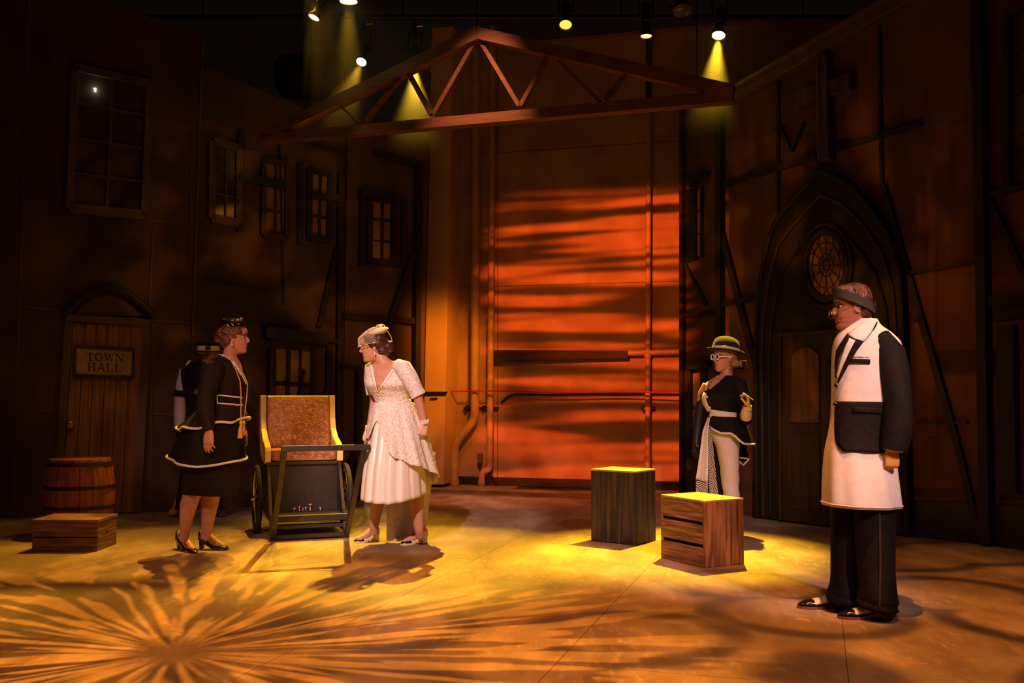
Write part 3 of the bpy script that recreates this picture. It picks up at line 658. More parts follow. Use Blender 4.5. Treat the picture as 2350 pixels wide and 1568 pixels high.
# low crate
A = G(73, 1266); B = G(223, 1266); f = Fr(A, B - A); L = (B - A).length; D = .36; H = .235
cl = empty('low_crate', A, 'low wooden box of two horizontal boards standing before the barrel', 'box')
for z0, z1 in ((.002, .098), (.108, .212)):
    for b0 in (0, D - .016): pl(f, 'slat', CRL, cl, 0, L, b0, b0 + .016, z0, z1)
for a0 in (0, L - .016): sb = pl(f, 'end_board', CRL, cl, a0, a0 + .016, .016, D - .016, .002, .212)
MB().tube([f.p(L + .001, D * .45, .13), f.p(L + .003, D * .45, .13)], .012, 10).build('hand_hole', BLACK, sb)
for k in range(3): pl(f, 'top_board', CRL, cl, -.006, L + .006, -.006 + k * (D + .012) / 3 + .001, -.006 + (k + 1) * (D + .012) / 3 - .001, .212, H)
# barrel
bc_ = at(181, 1223, 8.36); bc_.z = 0; HB = .63
ba = empty('barrel', bc_, 'red-brown wooden barrel with dark hoops by the town hall door', 'barrel')
rad = lambda z: .236 + .040 * (1 - ((z - HB / 2) / (HB / 2)) ** 2)
NS = 16
for i in range(NS):
    mb = MB(); t0 = 2 * math.pi * (i + .02) / NS; t1 = 2 * math.pi * (i + .98) / NS; R = []
    for k in range(9):
        z = .002 + (HB - .004) * k / 8; r = rad(z) + .0015 * (i % 3); q = []
        for t, rr in ((t0, r), ((t0 + t1) / 2, r), (t1, r), (t1, r - .02), (t0, r - .02)): q.append(bc_ + V((rr * math.cos(t), rr * math.sin(t), z)))
        R.append(q)
    mb.rings(R).build('stave', BARW, ba, smooth=False)
for z, h in ((.012, .03), (.22, .028), (.385, .028), (.575, .03)):
    n = 32; R = []
    for dz, dr in ((0, 0), (0, .008), (h, .008), (h, 0), (0, 0)): R.append([bc_ + V(((rad(z + dz) + dr) * math.cos(2 * math.pi * i / n), (rad(z + dz) + dr) * math.sin(2 * math.pi * i / n), z + dz)) for i in range(n)])
    MB().rings(R, cap=False).build('hoop', HOOP, ba)
MB().lathe([(.01, HB - .02), (.222, HB - .02), (.222, HB - .005), (.01, HB - .004)], bc_, 32).build('lid', BARW, ba)

# ------------------------------------------------------------------ pulled cart (rickshaw)
BRO = mat('brown_brocade', (.27, .10, .045), (.34, .135, .06), 30, .55, .1)
SCR = mat('tan_scroll_thread', (.62, .34, .19), rough=.5)
GOLD = mat('cream_gold_frame_paint', (.85, .62, .27), (.78, .55, .22), 6, .4)
CBK = mat('cart_black_paint', (.018, .014, .013), (.028, .022, .02), 12, .5)
RUB = mat('tyre_rubber', (.014, .012, .011), rough=.75)
O = G(711, 1238); fwd = V((.33, -.944, 0)).normalized(); f = Fr(O, V((fwd.y * -1, fwd.x, 0)))      # x to the viewer's right, -y forward
Cp = lambda a, b, z: f.o + f.x * a + fwd * b + V((0, 0, z))
ca = empty('pulled_cart', O, 'black two-wheeled pull cart with scroll-patterned brown seat and cream gold sides', 'cart')
def cbox(name, m, a0, a1, b0, b1, z0, z1, bevel=.004, par=None):
    mb = MB(); mb.box(Cp((a0 + a1) / 2, (b0 + b1) / 2, (z0 + z1) / 2), (a1 - a0, b1 - b0, z1 - z0), f.R); return mb.build(name, m, par or ca, smooth=False, bevel=bevel)
def cbar(name, p, q, w=.04, m=None):
    p = Cp(*p); q = Cp(*q); d = (q - p); R = d.to_track_quat('Z', 'Y').to_matrix(); mb = MB(); mb.box((p + q) / 2, (w, w, d.length), R); return mb.build(name, m or CBK, ca, smooth=False, bevel=.003)
cbar('shaft', (-.293, -.01, .0), (-.293, .74, .765)); cbar('shaft', (.293, -.01, .0), (.293, .74, .765))
cbar('handle_bar', (-.315, .745, .772), (.335, .745, .772), .042)
cbar('leg', (-.293, -.0, 0), (-.293, -.05, .20), .045); cbar('leg', (.293, 0, 0), (.293, -.05, .20), .045)
cbox('bottom_rail', CBK, -.28, .28, -.02, .02, .012, .045); cbox('bottom_rail', CBK, -.28, .28, -.10, -.02, .085, .115)
cbox('foot_board', CBK, -.30, .30, -.42, .0, .155, .185); cbox('foot_lip', CBK, -.30, .30, -.01, .012, .145, .195)
cbox('back_panel', CBK, -.29, .29, -.44, -.41, .17, .60)
for s in (-1, 1):
    mb = MB(); pr = [(-.02, .14), (-.10, .16), (-.38, .60), (-.85, .60), (-.85, .20), (-.40, .14)]
    a = s * .295; mb.prism([Cp(a - .012, *q) for q in pr], [Cp(a + .012, *q) for q in pr]).build('side_panel', CBK, ca, smooth=False)
    pr = [(-.90, 1.150), (-.815, 1.150), (-.808, 1.05), (-.79, .95), (-.74, .86), (-.62, .79), (-.46, .75), (-.385, .725), (-.365, .69), (-.365, .598), (-.46, .575), (-.60, .60), (-.80, .66), (-.88, .80), (-.905, 1.0)]
    a = s * .300; mb = MB(); mb.prism([Cp(a - .025, *q) for q in pr], [Cp(a + .025, *q) for q in pr]).build('arm_frame', GOLD, ca, smooth=False, bevel=.006)
cbar('axle', (-.40, -.52, .285), (.40, -.52, .285), .03, STEEL)
cbox('seat_base', CBK, -.28, .28, -.85, -.38, .57, .60)
def cushion(name, c, ex, ey, ez, sx, sy, sz, par):
    mb = MB(); n = 10; R = []
    prof = [(-1, .93), (-.9, .985), (0, 1), (.9, .985), (1, .93)]
    for w, k in prof:
        ring = []
        for t in range(40):
            a = 2 * math.pi * t / 40; e = .16; x = math.copysign(abs(math.cos(a)) ** e, math.cos(a)); y = math.copysign(abs(math.sin(a)) ** e, math.sin(a))
            ring.append(c + ex * x * sx * k + ey * y * sy * k + ez * w * sz)
        R.append(ring)
    return mb.rings(R).build(name, BRO, par, angle=60)
zz = V((0, 0, 1)); lean = (zz * .985 - fwd * .17).normalized(); nrm = f.x.cross(lean).normalized(); nrm = nrm if nrm.dot(fwd) > 0 else -nrm
bcn = Cp(0, -.785, .915); bk = cushion('backrest', bcn, f.x, lean, nrm, .272, .225, .045, ca)
sc = Cp(0, -.59, .652); se = cushion('seat', sc, f.x, zz, fwd, .275, .048, .225, ca)
def scrolls(o, c, ex, ey, en, sx, sy, n, seed):
    rng = random.Random(seed); mb = MB(); P = []
    for _ in range(4000):
        x = rng.uniform(-sx, sx); y = rng.uniform(-sy, sy)
        if all((x - a) ** 2 + (y - b) ** 2 > .046 ** 2 for a, b in P): P.append((x, y))
        if len(P) >= n: break
    for x, y in P:
        ph = rng.uniform(0, 6.28); sg = rng.choice((-1, 1)); pts = []; L_ = rng.uniform(.8, 1.15)
        for k in range(22):
            t = k / 21; a = ph + sg * (t * 8.2); r = .004 + .020 * t ** 1.3 * L_; pts.append((x + r * math.cos(a), y + r * math.sin(a)))
        a = ph + sg * 8.2; dx, dy = -math.sin(a) * sg, math.cos(a) * sg
        for k in range(1, 7): a2 = a - sg * k * .22; pts.append((pts[-1][0] - math.sin(a2) * sg * .0065, pts[-1][1] + math.cos(a2) * sg * .0065))
        pts = [(min(sx, max(-sx, p)), min(sy, max(-sy, q))) for p, q in pts]
        mb.tube([c + ex * p + ey * q + en for p, q in pts], [.0016 + .0016 * math.sin(math.pi * k / len(pts)) for k in range(len(pts))], 5)
        for s2 in (-1, 1, 0):                       # leaf at the end of each scroll
            a3 = a2 + s2 * .7 + (1.57 if sg > 0 else -1.57) + 0; q0 = pts[-1]; q1 = (q0[0] + math.cos(a3) * .016, q0[1] + math.sin(a3) * .016)
            if abs(q1[0]) < sx and abs(q1[1]) < sy: mb.tube([c + ex * q0[0] + ey * q0[1] + en, c + ex * (q0[0] + q1[0]) / 2 + ey * (q0[1] + q1[1]) / 2 + en, c + ex * q1[0] + ey * q1[1] + en], [.001, .0042, .0005], 5)
    return tag(mb.build('brocade_scrolls', SCR, o), kind='stuff')
scrolls(bk, bcn, f.x, lean, nrm * .0455, .245, .20, 64, 3); scrolls(se, sc, f.x, zz, fwd * .2255, .25, .032, 12, 5)
mb = MB(); mb.tube([bcn + f.x * x + lean * .226 for x in (-.265, .265)], .012, 8); mb.build('piping', GOLD, bk)
for s in (-1, 1):
    hub = Cp(s * .372, -.52, .285); ax = f.x; R = ax.to_track_quat('Z', 'Y').to_matrix(); n = 40
    circ = lambda r, off=0: [hub + R @ V((r * math.cos(2 * math.pi * k / n), r * math.sin(2 * math.pi * k / n), off)) for k in range(n)]
    w = MB()
    Rg = [[hub + R @ V(((.262 + .022 * math.cos(u)) * math.cos(2 * math.pi * k / n), (.262 + .022 * math.cos(u)) * math.sin(2 * math.pi * k / n), .022 * math.sin(u))) for k in range(n)] for u in [2 * math.pi * j / 8 for j in range(9)]]
    wh = w.rings(Rg, cap=False).build('wheel', RUB, ca)
    Rg = [[hub + R @ V(((.240 + .008 * math.cos(u)) * math.cos(2 * math.pi * k / n), (.240 + .008 * math.cos(u)) * math.sin(2 * math.pi * k / n), .014 * math.sin(u))) for k in range(n)] for u in [2 * math.pi * j / 6 for j in range(7)]]
    MB().rings(Rg, cap=False).build('rim', CHROME, wh)
    for k in range(16):
        t = 2 * math.pi * k / 16; MB().tube([hub + R @ V((.02 * math.cos(t + .6), .02 * math.sin(t + .6), .02 * (-1) ** k)), hub + R @ V((.236 * math.cos(t), .236 * math.sin(t), 0))], .0022, 5).build('spoke', CHROME, wh)
    MB().lathe([(.006, -.05), (.02, -.045), (.024, -.02), (.014, -.01), (.014, .01), (.024, .02), (.02, .045), (.006, .055)], hub, 14, R).build('hub', CHROME, wh)
    MB().tube([Cp(s * .345, -.52, .56), Cp(s * .345, -.52, .285)], .014, 6).build('fork', STEEL, ca)
# tiny toadstools along the foot board
TS = mat('toadstool_cream', (.75, .5, .35), rough=.6); TR_ = mat('toadstool_pink', (.60, .25, .16), rough=.5)
for i, (a, h, r) in enumerate(((-.075, .018, .011), (-.035, .030, .012), (.018, .022, .010), (.055, .045, .015), (.14, .016, .009), (-.006, .014, .008))):
    c = Cp(a, -.392 + .006 * (i % 2), .185); t = empty('toadstool', c, ['tiny cream-capped toadstool standing on the cart foot board', 'tiny pink-capped toadstool standing on the cart foot board', 'tallest pink-capped toadstool on the cart foot board'][2 if i == 3 else i % 2], 'toadstool', 'toadstools on the cart foot board')
    MB().lathe([(.004, 0), (.003, h * .6), (.003, h)], c, 8).build('stem', TS, t); MB().lathe([(.002, h - .002), (r, h - .001), (r * .9, h + r * .4), (r * .4, h + r * .75), (.001, h + r * .8)], c, 10).build('cap', TR_ if i % 2 else TS, t)
# ------------------------------------------------------------------ tape on the floor
def tape(pts, w, m, label):
    mb = MB(); P = [G(*q) for q in pts]
    for a, b in zip(P, P[1:]):
        t = (b - a).normalized(); q = V((-t.y, t.x, 0)) * w / 2; fr = [a + q, b + q, b - q, a - q]
        mb.prism([p + V((0, 0, .0012)) for p in fr], [p + V((0, 0, -.0002)) for p in fr])
    tag(mb.build('floor_tape', m, smooth=False), label, 'tape')
tape([(615, 1249), (560, 1315)], .045, TAPE, 'brown tape strip slanting away from the cart toward the audience'); tape([(795, 1243), (801, 1294)], .035, TAPE, 'brown tape strip running forward from the cart right shaft')
tape([(562, 1314), (785, 1309)], .010, TAPE, 'thin brown tape line across the floor before the cart')
tape([(1168, 1440), (1182, 1437), (1190, 1437)], .016, TAPE_O, 'small orange corner tape mark on the open floor'); tape([(1826, 1422), (1845, 1421), (1858, 1427)], .014, TAPE_O, 'small orange tape mark before the two-tone shoes')
tape([(2052, 1519), (2068, 1521), (2130, 1524)], .008, TAPE_O, 'pale tape scrap line near the front right of the floor')
# ------------------------------------------------------------------ people
def catmull(a, b, c, d, t): return .5 * (2 * b + (c - a) * t + (2 * a - 5 * b + 4 * c - d) * t * t + (3 * b - a - 3 * c + d) * t ** 3)
class Gar:
    """a garment or body surface from stacked oval rings: (py, cx, half width, in pixels; half depth m; depth offset m; tilt)"""
    def __init__(s, Y0, rings, e=2.0):
        s.Y0 = Y0; s.e = e; s.k = []
        for r in rings:
            py, cx, hw, hd = r[:4]; dv = r[4] if len(r) > 4 else 0; tx = r[5] if len(r) > 5 else 0
            c = at(cx, py, Y0 + dv); s.k.append((c.x, c.y, c.z, hw * (Y0 + dv) / F, hd, tx))
        s.n = len(s.k) - 1
    def par(s, t):
        t = max(0.0, min(s.n - 1e-6, t)); i = int(t); u = t - i; K = s.k
        a, b, c, d = K[max(i - 1, 0)], K[i], K[i + 1], K[min(i + 2, s.n)]
        return [catmull(a[j], b[j], c[j], d[j], u) for j in range(6)]
    def pt(s, th, t, off=0.0):
        cx, cy, cz, hw, hd, tx = s.par(t); c = math.cos(th); q = math.sin(th); p = 2 / s.e
        c = math.copysign(abs(c) ** p, c); q = math.copysign(abs(q) ** p, q)
        return V((cx + c * (hw + off), cy - q * (hd + off), cz + tx * c * hw))
    def find(s, px, py, off=0.0):
        t = s.n / 2; th = math.pi / 2
        for _ in range(25):
            a, b = proj(s.pt(th, t, off)); ex, ey = px - a, py - b
            a1, b1 = proj(s.pt(th + .01, t, off)); a2, b2 = proj(s.pt(th, t + .01, off))
            j11, j21, j12, j22 = (a1 - a) / .01, (b1 - b) / .01, (a2 - a) / .01, (b2 - b) / .01
            det = j11 * j22 - j12 * j21
            if abs(det) < 1e-9: break
            dth = (ex * j22 - ey * j12) / det; dt = (ey * j11 - ex * j21) / det
            th = max(.06, min(math.pi - .06, th + max(-.4, min(.4, dth)))); t = max(0, min(s.n - .001, t + max(-1, min(1, dt))))
        return th, t
    def on(s, px, py, off=0.0): th, t = s.find(px, py, off); return s.pt(th, t, off)
    def sheet(s, th0=0, th1=2 * math.pi, n=48, m=24, off=0.0, fold=None, tend=None, t0=0.0, keep=None):
        closed = abs(th1 - th0 - 2 * math.pi) < 1e-6; cols = n if closed else n + 1; R = []
        for j in range(m + 1):
            row = []
            for i in range(cols):
                th = th0 + (th1 - th0) * i / n; te = tend(th) if tend else s.n
                t = t0 + (te - t0) * j / m; o = off + (fold(th, t / s.n) if fold else 0); row.append(s.pt(th, t, o))
            R.append(row)
        mb = MB(); vs = [p for r in R for p in r]; fs = []
        for j in range(m):
            for i in range(cols if closed else cols - 1):
                q = (j * cols + i, j * cols + (i + 1) % cols, (j + 1) * cols + (i + 1) % cols, (j + 1) * cols + i)
                if keep:
                    c = (vs[q[0]] + vs[q[1]] + vs[q[2]] + vs[q[3]]) / 4; th = th0 + (th1 - th0) * (i + .5) / n
                    if not keep(*proj(c), th): continue
                fs.append(q)
        mb.add(vs, fs); mb.R = R; return mb
    def solid(s, mb, n=24, m=None, off=0.0):
        m = m or s.n * 3
        return mb.rings([[s.pt(2 * math.pi * i / n, s.n * j / m, off) for i in range(n)] for j in range(m + 1)])
    def tpy(s, py):
        best = min(range(200), key=lambda k: abs(proj(V(s.par(s.n * k / 199)[:3]))[1] - py)); return s.n * best / 199
def thick(o, w, off=-1):
    m = o.modifiers.new('thickness', 'SOLIDIFY'); m.thickness = w; m.offset = off; return o
def resample(P, n):
    P = [V((*p, 0)) for p in P]; d = [0]
    for a, b in zip(P, P[1:]): d.append(d[-1] + (b - a).length)
    out = []
    for k in range(n):
        x = d[-1] * k / (n - 1); i = max(j for j in range(len(d)) if d[j] <= x + 1e-9); i = min(i, len(P) - 2)
        u = (x - d[i]) / max(1e-9, d[i + 1] - d[i]); out.append(P[i].lerp(P[i + 1], u))
    return out
def strip(name, g, A, B, m, par, off=.006, w=.004, n=14, c=5):
    A = resample(A, n); B = resample(B, n); mb = MB(); vs = []
    for a, b in zip(A, B):
        for k in range(c + 1): q = a.lerp(b, k / c); vs.append(g.on(q.x, q.y, off))
    mb.add(vs, [(i * (c + 1) + k, i * (c + 1) + k + 1, (i + 1) * (c + 1) + k + 1, (i + 1) * (c + 1) + k) for i in range(n - 1) for k in range(c)])
    return thick(mb.build(name, m, par), w, 0)
def wire_on(name, g, pts, r, m, par, off=.006, n=24):
    return MB().tube([g.on(p.x, p.y, off) for p in resample(pts, n)], r, 6).build(name, m, par)
def hemtube(R, r, name, m, par): return MB().tube(R + [R[0]], r, 6, cap=False).build(name, m, par)

HEADP = [(-.118, .058, .015, .018), (-.113, .076, -.005, .032), (-.103, .087, -.02, .043), (-.092, .088, -.03, .049), (-.079, .081, -.042, .055), (-.069, .088, -.05, .058), (-.063, .0875, -.055, .060), (-.0585, .081, -.058, .061), (-.053, .089, -.062, .062),
         (-.044, .086, -.068, .065), (-.028, .0845, -.080, .068), (-.008, .083, -.090, .071), (.010, .078, -.096, .0725), (.020, .080, -.098, .073), (.031, .090, -.100, .074), (.045, .0925, -.101, .076), (.062, .089, -.098, .0755), (.080, .078, -.088, .070), (.096, .058, -.070, .058), (.108, .034, -.048, .040), (.1155, .008, -.022, .018)]
class Head:
    def __init__(s, c, yaw, pitch=0, roll=0, size=1.0, fem=False):
        s.c = V(c); s.k = size; s.fem = fem
        fw = V((math.cos(math.radians(yaw)), math.sin(math.radians(yaw)), 0)); lf = V((-fw.y, fw.x, 0)); up = V((0, 0, 1))
        R = Matrix((fw, lf, up)).transposed()
        s.R = R @ Matrix.Rotation(-math.radians(pitch), 3, 'Y') @ Matrix.Rotation(math.radians(roll), 3, 'X')
    def p(s, x, y, z): return s.c + s.R @ V((x, y, z)) * s.k
    def inv(s, q): return s.R.transposed() @ (q - s.c) / s.k
    def mesh(s, mb):
        n = 36; R = []
        for z, xf, xb, w in HEADP:
            if s.fem and z < .02: w *= .95; xf -= .002 if z < -.09 else 0
            xm = (xf + xb) / 2 - .006; ring = []
            for i in range(n):
                t = 2 * math.pi * i / n; c, q = math.cos(t), math.sin(t)
                x = xm + (xf - xm if c > 0 else xm - xb) * math.copysign(abs(c) ** .92, c); y = w * math.copysign(abs(q) ** .88, q)
                g = math.exp(-((abs(y) - .031) / .017) ** 2 - ((z - .014) / .014) ** 2)
                if c > 0: x -= .010 * g; x += .005 * math.exp(-((abs(y) - .04) / .02) ** 2 - ((z + .02) / .02) ** 2)
                ring.append(s.p(x, y, z))
            R.append(ring)
        mb.rings(R)
        nr = []
        for z, x0, x1, w in ((.022, .07, .086, .006), (.006, .07, .097, .0075), (-.012, .072, .108, .0105), (-.023, .074, .1135, .0145), (-.031, .076, .108, .0165), (-.037, .076, .094, .011)):
            nr.append([s.p(x0, -w, z), s.p((x0 + x1) / 2, -w * .95, z), s.p(x1 - .003, -w * .5, z), s.p(x1, 0, z), s.p(x1 - .003, w * .5, z), s.p((x0 + x1) / 2, w * .95, z), s.p(x0, w, z)])
        mb.rings(nr)
        mb.ell(s.p(.078, 0, -.0535), (.0115 * s.k, .021 * s.k, .0055 * s.k), s.R, 12, 8); mb.ell(s.p(.0775, 0, -.066), (.0115 * s.k, .018 * s.k, .006 * s.k), s.R, 12, 8)
        for q in (-1, 1):
            E = s.R @ Matrix.Rotation(math.radians(-12), 3, 'Y') @ Matrix.Rotation(q * math.radians(-22), 3, 'Z')
            mb.tube([s.p(-.010 + .018 * math.cos(a) - .004, q * (.076 + .005 * math.cos(a + 2.6)), .004 + .031 * math.sin(a)) for a in [math.radians(d) for d in range(-110, 200, 31)]], .0052 * s.k, 6, round_ends=True)
            mb.ell(s.p(-.014, q * .0735, .002), (.014 * s.k, .0055 * s.k, .025 * s.k), E, 12, 8)
    def eyes(s, par, lips, brow, iris=(.03, .02, .015)):
        EW = mat('eye_white', (.48, .40, .36), rough=.2); EI = mat('dark_iris', iris, rough=.1)
        for q in (-1, 1):
            c = s.p(.0625, q * .030, .012); mb = MB(); mb.ell(c, (.0112 * s.k,) * 3, s.R, 14, 10); mb.cur = 1
            mb.ell(c + s.R @ V((.0062, -q * .001, 0)) * s.k, (.0062 * s.k, .0062 * s.k, .0062 * s.k), s.R, 10, 8); mb.build('eye', [EW, EI], par)
            mb = MB(); mb.tube([s.p(.0745 - .012 * max(0, t) ** 2 * 3, q * (.030 + .017 * t), .0185 - .004 * t * t) for t in (-1, -.5, 0, .5, 1)], [.0012, .0024, .0028, .0024, .0012], 6); mb.build('eyelid_line', BROW, par)
            mb = MB(); mb.tube([s.p(.0895 - .004 * t - .016 * t * t, q * (.012 + .040 * t), .030 + .010 * t - .011 * t * t) for t in (0, .2, .4, .6, .8, 1)], [.0028, .0040, .0040, .0034, .0026, .001], 6, flat=(.6, 1)); mb.build('eyebrow', brow, par)
        mb = MB(); mb.ell(s.p(.0785, 0, -.0532), (.0122 * s.k, .0200 * s.k, .0056 * s.k), s.R, 16, 8); mb.ell(s.p(.0780, 0, -.0662), (.0122 * s.k, .0178 * s.k, .0062 * s.k), s.R, 16, 8); mb.build('lips', lips, par)

def hand(mb, w, d, nrm, th, L=.18, curl=(.35, .4, .45, .5), thumb=.5, spread=.05, side_curl=None):
    d = V(d).normalized(); nrm = V(nrm); nrm = (nrm - d * nrm.dot(d)).normalized(); t = d.cross(nrm).normalized()
    if t.dot(V(th)) < 0: t = -t
    k = L / .18; w = V(w); R = []
    for u, hw, ht in ((-.02, .026, .020), (0, .027, .019), (.02, .033, .018), (.045, .040, .0165), (.075, .042, .0145), (.092, .039, .011), (.098, .032, .007)):
        R.append([w + (d * u + t * hw * math.copysign(abs(math.cos(a)) ** .8, math.cos(a)) + nrm * ht * math.copysign(abs(math.sin(a)) ** .8, math.sin(a))) * k for a in [2 * math.pi * i / 16 for i in range(16)]])
    mb.rings(R)
    for i, (x, l, r) in enumerate(((.0315, .072, .0085), (.0105, .080, .0088), (-.0105, .075, .0083), (-.031, .058, .0073))):
        p = w + (d * (.086 - abs(x) * .15) + t * x) * k; a = (1.5 - i) * spread; dirv = (d * math.cos(a) + t * math.sin(a)); c = curl[i]; pts = [p - dirv * .012 * k]; pts.append(p); ang = 0
        for seg, fr in ((.45, .75), (.30, 1.15), (.25, .9)):
            ang += c * fr; dd = dirv * math.cos(ang) - nrm * math.sin(ang); p = p + dd * l * seg * k; pts.append(p)
        mb.tube(pts, [r * k, r * k * 1.02, r * k, r * .93 * k, r * .8 * k], 9, round_ends=True)
    p = w + (d * .022 + t * .026 - nrm * .004) * k; ang = .75 - thumb * .4; pts = [p]
    for l, c in ((.034, 0), (.030, thumb * .5), (.024, thumb * .45)):
        ang -= c; dd = d * math.cos(ang) + t * math.sin(ang) - nrm * (.25 + thumb * .6); p = p + dd.normalized() * l * k; pts.append(p)
    mb.tube(pts, [.0125 * k, .0115 * k, .0102 * k, .0085 * k], 9, round_ends=True)

def fuse(name, mb, mats, par, voxel=.005, smooth=3, rule=None):
    """one continuous skin out of overlapping closed shapes"""
    me = bpy.data.meshes.new('tmp'); me.from_pydata([tuple(p) for p in mb.v], [], mb.f)
    bm = bmesh.new(); bm.from_mesh(me); bmesh.ops.recalc_face_normals(bm, faces=bm.faces); bm.to_mesh(me); bm.free()
    o = bpy.data.objects.new('tmp', me); COL.objects.link(o)
    r = o.modifiers.new('r', 'REMESH'); r.mode = 'VOXEL'; r.voxel_size = voxel
    if smooth: q = o.modifiers.new('s', 'SMOOTH'); q.factor = .5; q.iterations = smooth
    dg = bpy.context.evaluated_depsgraph_get(); dg.update()
    m2 = bpy.data.meshes.new_from_object(o.evaluated_get(dg)); bpy.data.objects.remove(o); bpy.data.meshes.remove(me)
    off = root_loc(par)
    if rule:
        idx = []
        for p in m2.polygons: idx.append(rule(p.center))
    for v in m2.vertices: v.co -= off
    m2.materials.clear()
    for m in (mats if isinstance(mats, (list, tuple)) else [mats]): m2.materials.append(m)
    if rule: m2.polygons.foreach_set('material_index', idx)
    m2.polygons.foreach_set('use_smooth', [True] * len(m2.polygons)); m2.name = name
    ob = bpy.data.objects.new(name, m2); COL.objects.link(ob); ob.parent = par
    return ob
def facerule(h, brow=True):
    def f(c):
        q = h.inv(c)
        if q.x > .074 and abs(q.y) < .024 - max(0, abs(q.z + .060) - .004) * .9 and -.074 < q.z < -.0475: return 1
        if brow and q.x > .05 and .012 < abs(q.y) < .052 and .026 + (.004 if abs(q.y) < .04 else 0) < q.z < .038: return 2
        return 0
    return f
SKIN = mat('fair_skin', (.54, .27, .185), (.50, .24, .16), 30, .5); SKIN2 = mat('ruddy_skin', (.36, .145, .08), (.33, .125, .07), 30, .5); LIPS = mat('dark_red_lipstick', (.25, .015, .02), rough=.35); LIPN = mat('natural_lips', (.36, .13, .10), rough=.45)
BROWN_H = mat('auburn_hair', (.10, .035, .018), (.17, .065, .03), 14, .45, .6, (1, 1, 5)); DARK_H = mat('dark_auburn_hair', (.035, .010, .008), (.07, .02, .014), 14, .4, .6, (1, 1, 5)); BLOND_H = mat('copper_blond_hair', (.38, .20, .07), (.5, .28, .1), 14, .45, .6, (1, 1, 5)); MAN_H = mat('chestnut_hair', (.055, .019, .009), (.12, .045, .02), 16, .45, .7, (4, 1, 1))
BROW = mat('dark_brow', (.04, .018, .01), rough=.7)
WHITE = mat('white_cotton', (.78, .74, .72), (.72, .68, .66), 20, .75, .08); BLK = mat('black_wool', (.006, .004, .0045), (.010, .007, .007), 30, .8, .08, spec=.2); BLKP = mat('dark_plum_jersey', (.013, .007, .0075), (.019, .010, .010), 26, .8, .08, spec=.2)
PIP = mat('white_piping', (.82, .76, .70), rough=.6); PATENT = mat('black_patent', (.008, .007, .007), rough=.18, coat=.6); CREAM = mat('cream_leather', (.70, .58, .36), rough=.4)
def person(label, x, y): return empty('person', (x, y, 0), label, 'person')
def J(Y0): return lambda px, py, dv=0.0: at(px, py, Y0 + dv)

def shoe(name, heel, toe, par, kind, m, hgt=.0):
    """heel and toe on the floor; kind oxford / pump / boot"""
    heel = V(heel); toe = V(toe); heel.z = toe.z = 0; d = (toe - heel); L = d.length; d.normalize(); s = V((-d.y, d.x, 0)); Z = V((0, 0, 1)); mb = MB(); R = []
    if kind == 'pump': prof = [(0, .024, .0, .062), (.06, .030, 0, .066), (.2, .031, 0, .050), (.4, .029, 0, .024), (.58, .036, 0, .030), (.7, .041, 0, .036), (.82, .039, 0, .034), (.93, .030, 0, .028), (1, .012, 0, .014)]
    elif kind == 'boot': prof = [(0, .030, 0, .13), (.08, .037, 0, .14), (.2, .039, 0, .14), (.38, .037, 0, .135), (.5, .039, 0, .09), (.65, .045, 0, .068), (.8, .046, 0, .060), (.93, .036, 0, .05), (1, .016, 0, .03)]
    else: prof = [(0, .026, 0, .075), (.07, .034, 0, .085), (.22, .036, 0, .088), (.36, .035, 0, .086), (.48, .037, 0, .072), (.6, .042, 0, .058), (.74, .045, 0, .048), (.86, .041, 0, .042), (.95, .03, 0, .034), (1, .012, 0, .022)]
    base = lambda u: hgt * max(0, 1 - u / .60) ** 1.15 if kind == 'pump' else 0
    for u, hw, _, top in prof:
        b = base(u); c = heel + d * (u * L) + Z * (b + .012); ring = []
        for a in [math.pi * i / 10 for i in range(11)]: ring.append(c + s * hw * math.copysign(abs(math.cos(a)) ** .7, math.cos(a)) + Z * (top - .012) * math.sin(a) ** .75)
        R.append(ring)
    mb.rings(R)
    def rule(c):
        q = c - heel; u = q.dot(d) / L
        if kind == 'pump': return 1 if (len(m) > 1 and u > .74) else 0
        if kind == 'boot': return 0
        return 1 if u > .30 and q.z < .028 + max(0, u - .66) * .13 else 0
    o = mb.build(name, m, par)
    if len(m) > 1:
        for p in o.data.polygons: p.material_index = rule(p.center + root_loc(par))
    # sole and heel block
    mb = MB(); R = []
    for u, hw, _, top in prof:
        b = base(u); c = heel + d * (u * L) + Z * (b); w = hw + .002; R.append([c + s * w + Z * .001, c + s * w + Z * .014, c - s * w + Z * .014, c - s * w + Z * .001])
    if kind != 'pump': R = [[p + Z * (.010 if i < 4 else .0) for p in r] for i, r in enumerate(R)]
    so = mb.rings(R).build('sole', mat('red_brown_sole', (.22, .07, .035), rough=.5) if kind == 'oxford' else (CREAM if len(m) > 1 else PATENT), o, smooth=False)
    if kind == 'pump':
        mb = MB(); hb = hgt + .005; w0, w1 = (.022, .013) if len(m) == 1 else (.026, .025)
        mb.rings([[heel + d * (x + ww * .9 + .006) + s * y + Z * z for x, y in ((-ww, -ww), (ww, -ww), (ww, ww), (-ww, ww))] for z, ww in ((.0, w1), (hb * .4, (w0 + w1) / 2 * .92), (hb + .005, w0))]); mb.build('heel', m[0], o, smooth=False, bevel=.003)
    else: mb = MB(); mb.box(heel + d * .042 + Z * .010, (.076, .066, .020), Matrix((d, s, Z)).transposed()); mb.build('heel', mat('red_brown_sole', (0, 0, 0)) if kind == 'oxford' else PATENT, o, smooth=False, bevel=.003)
    return o
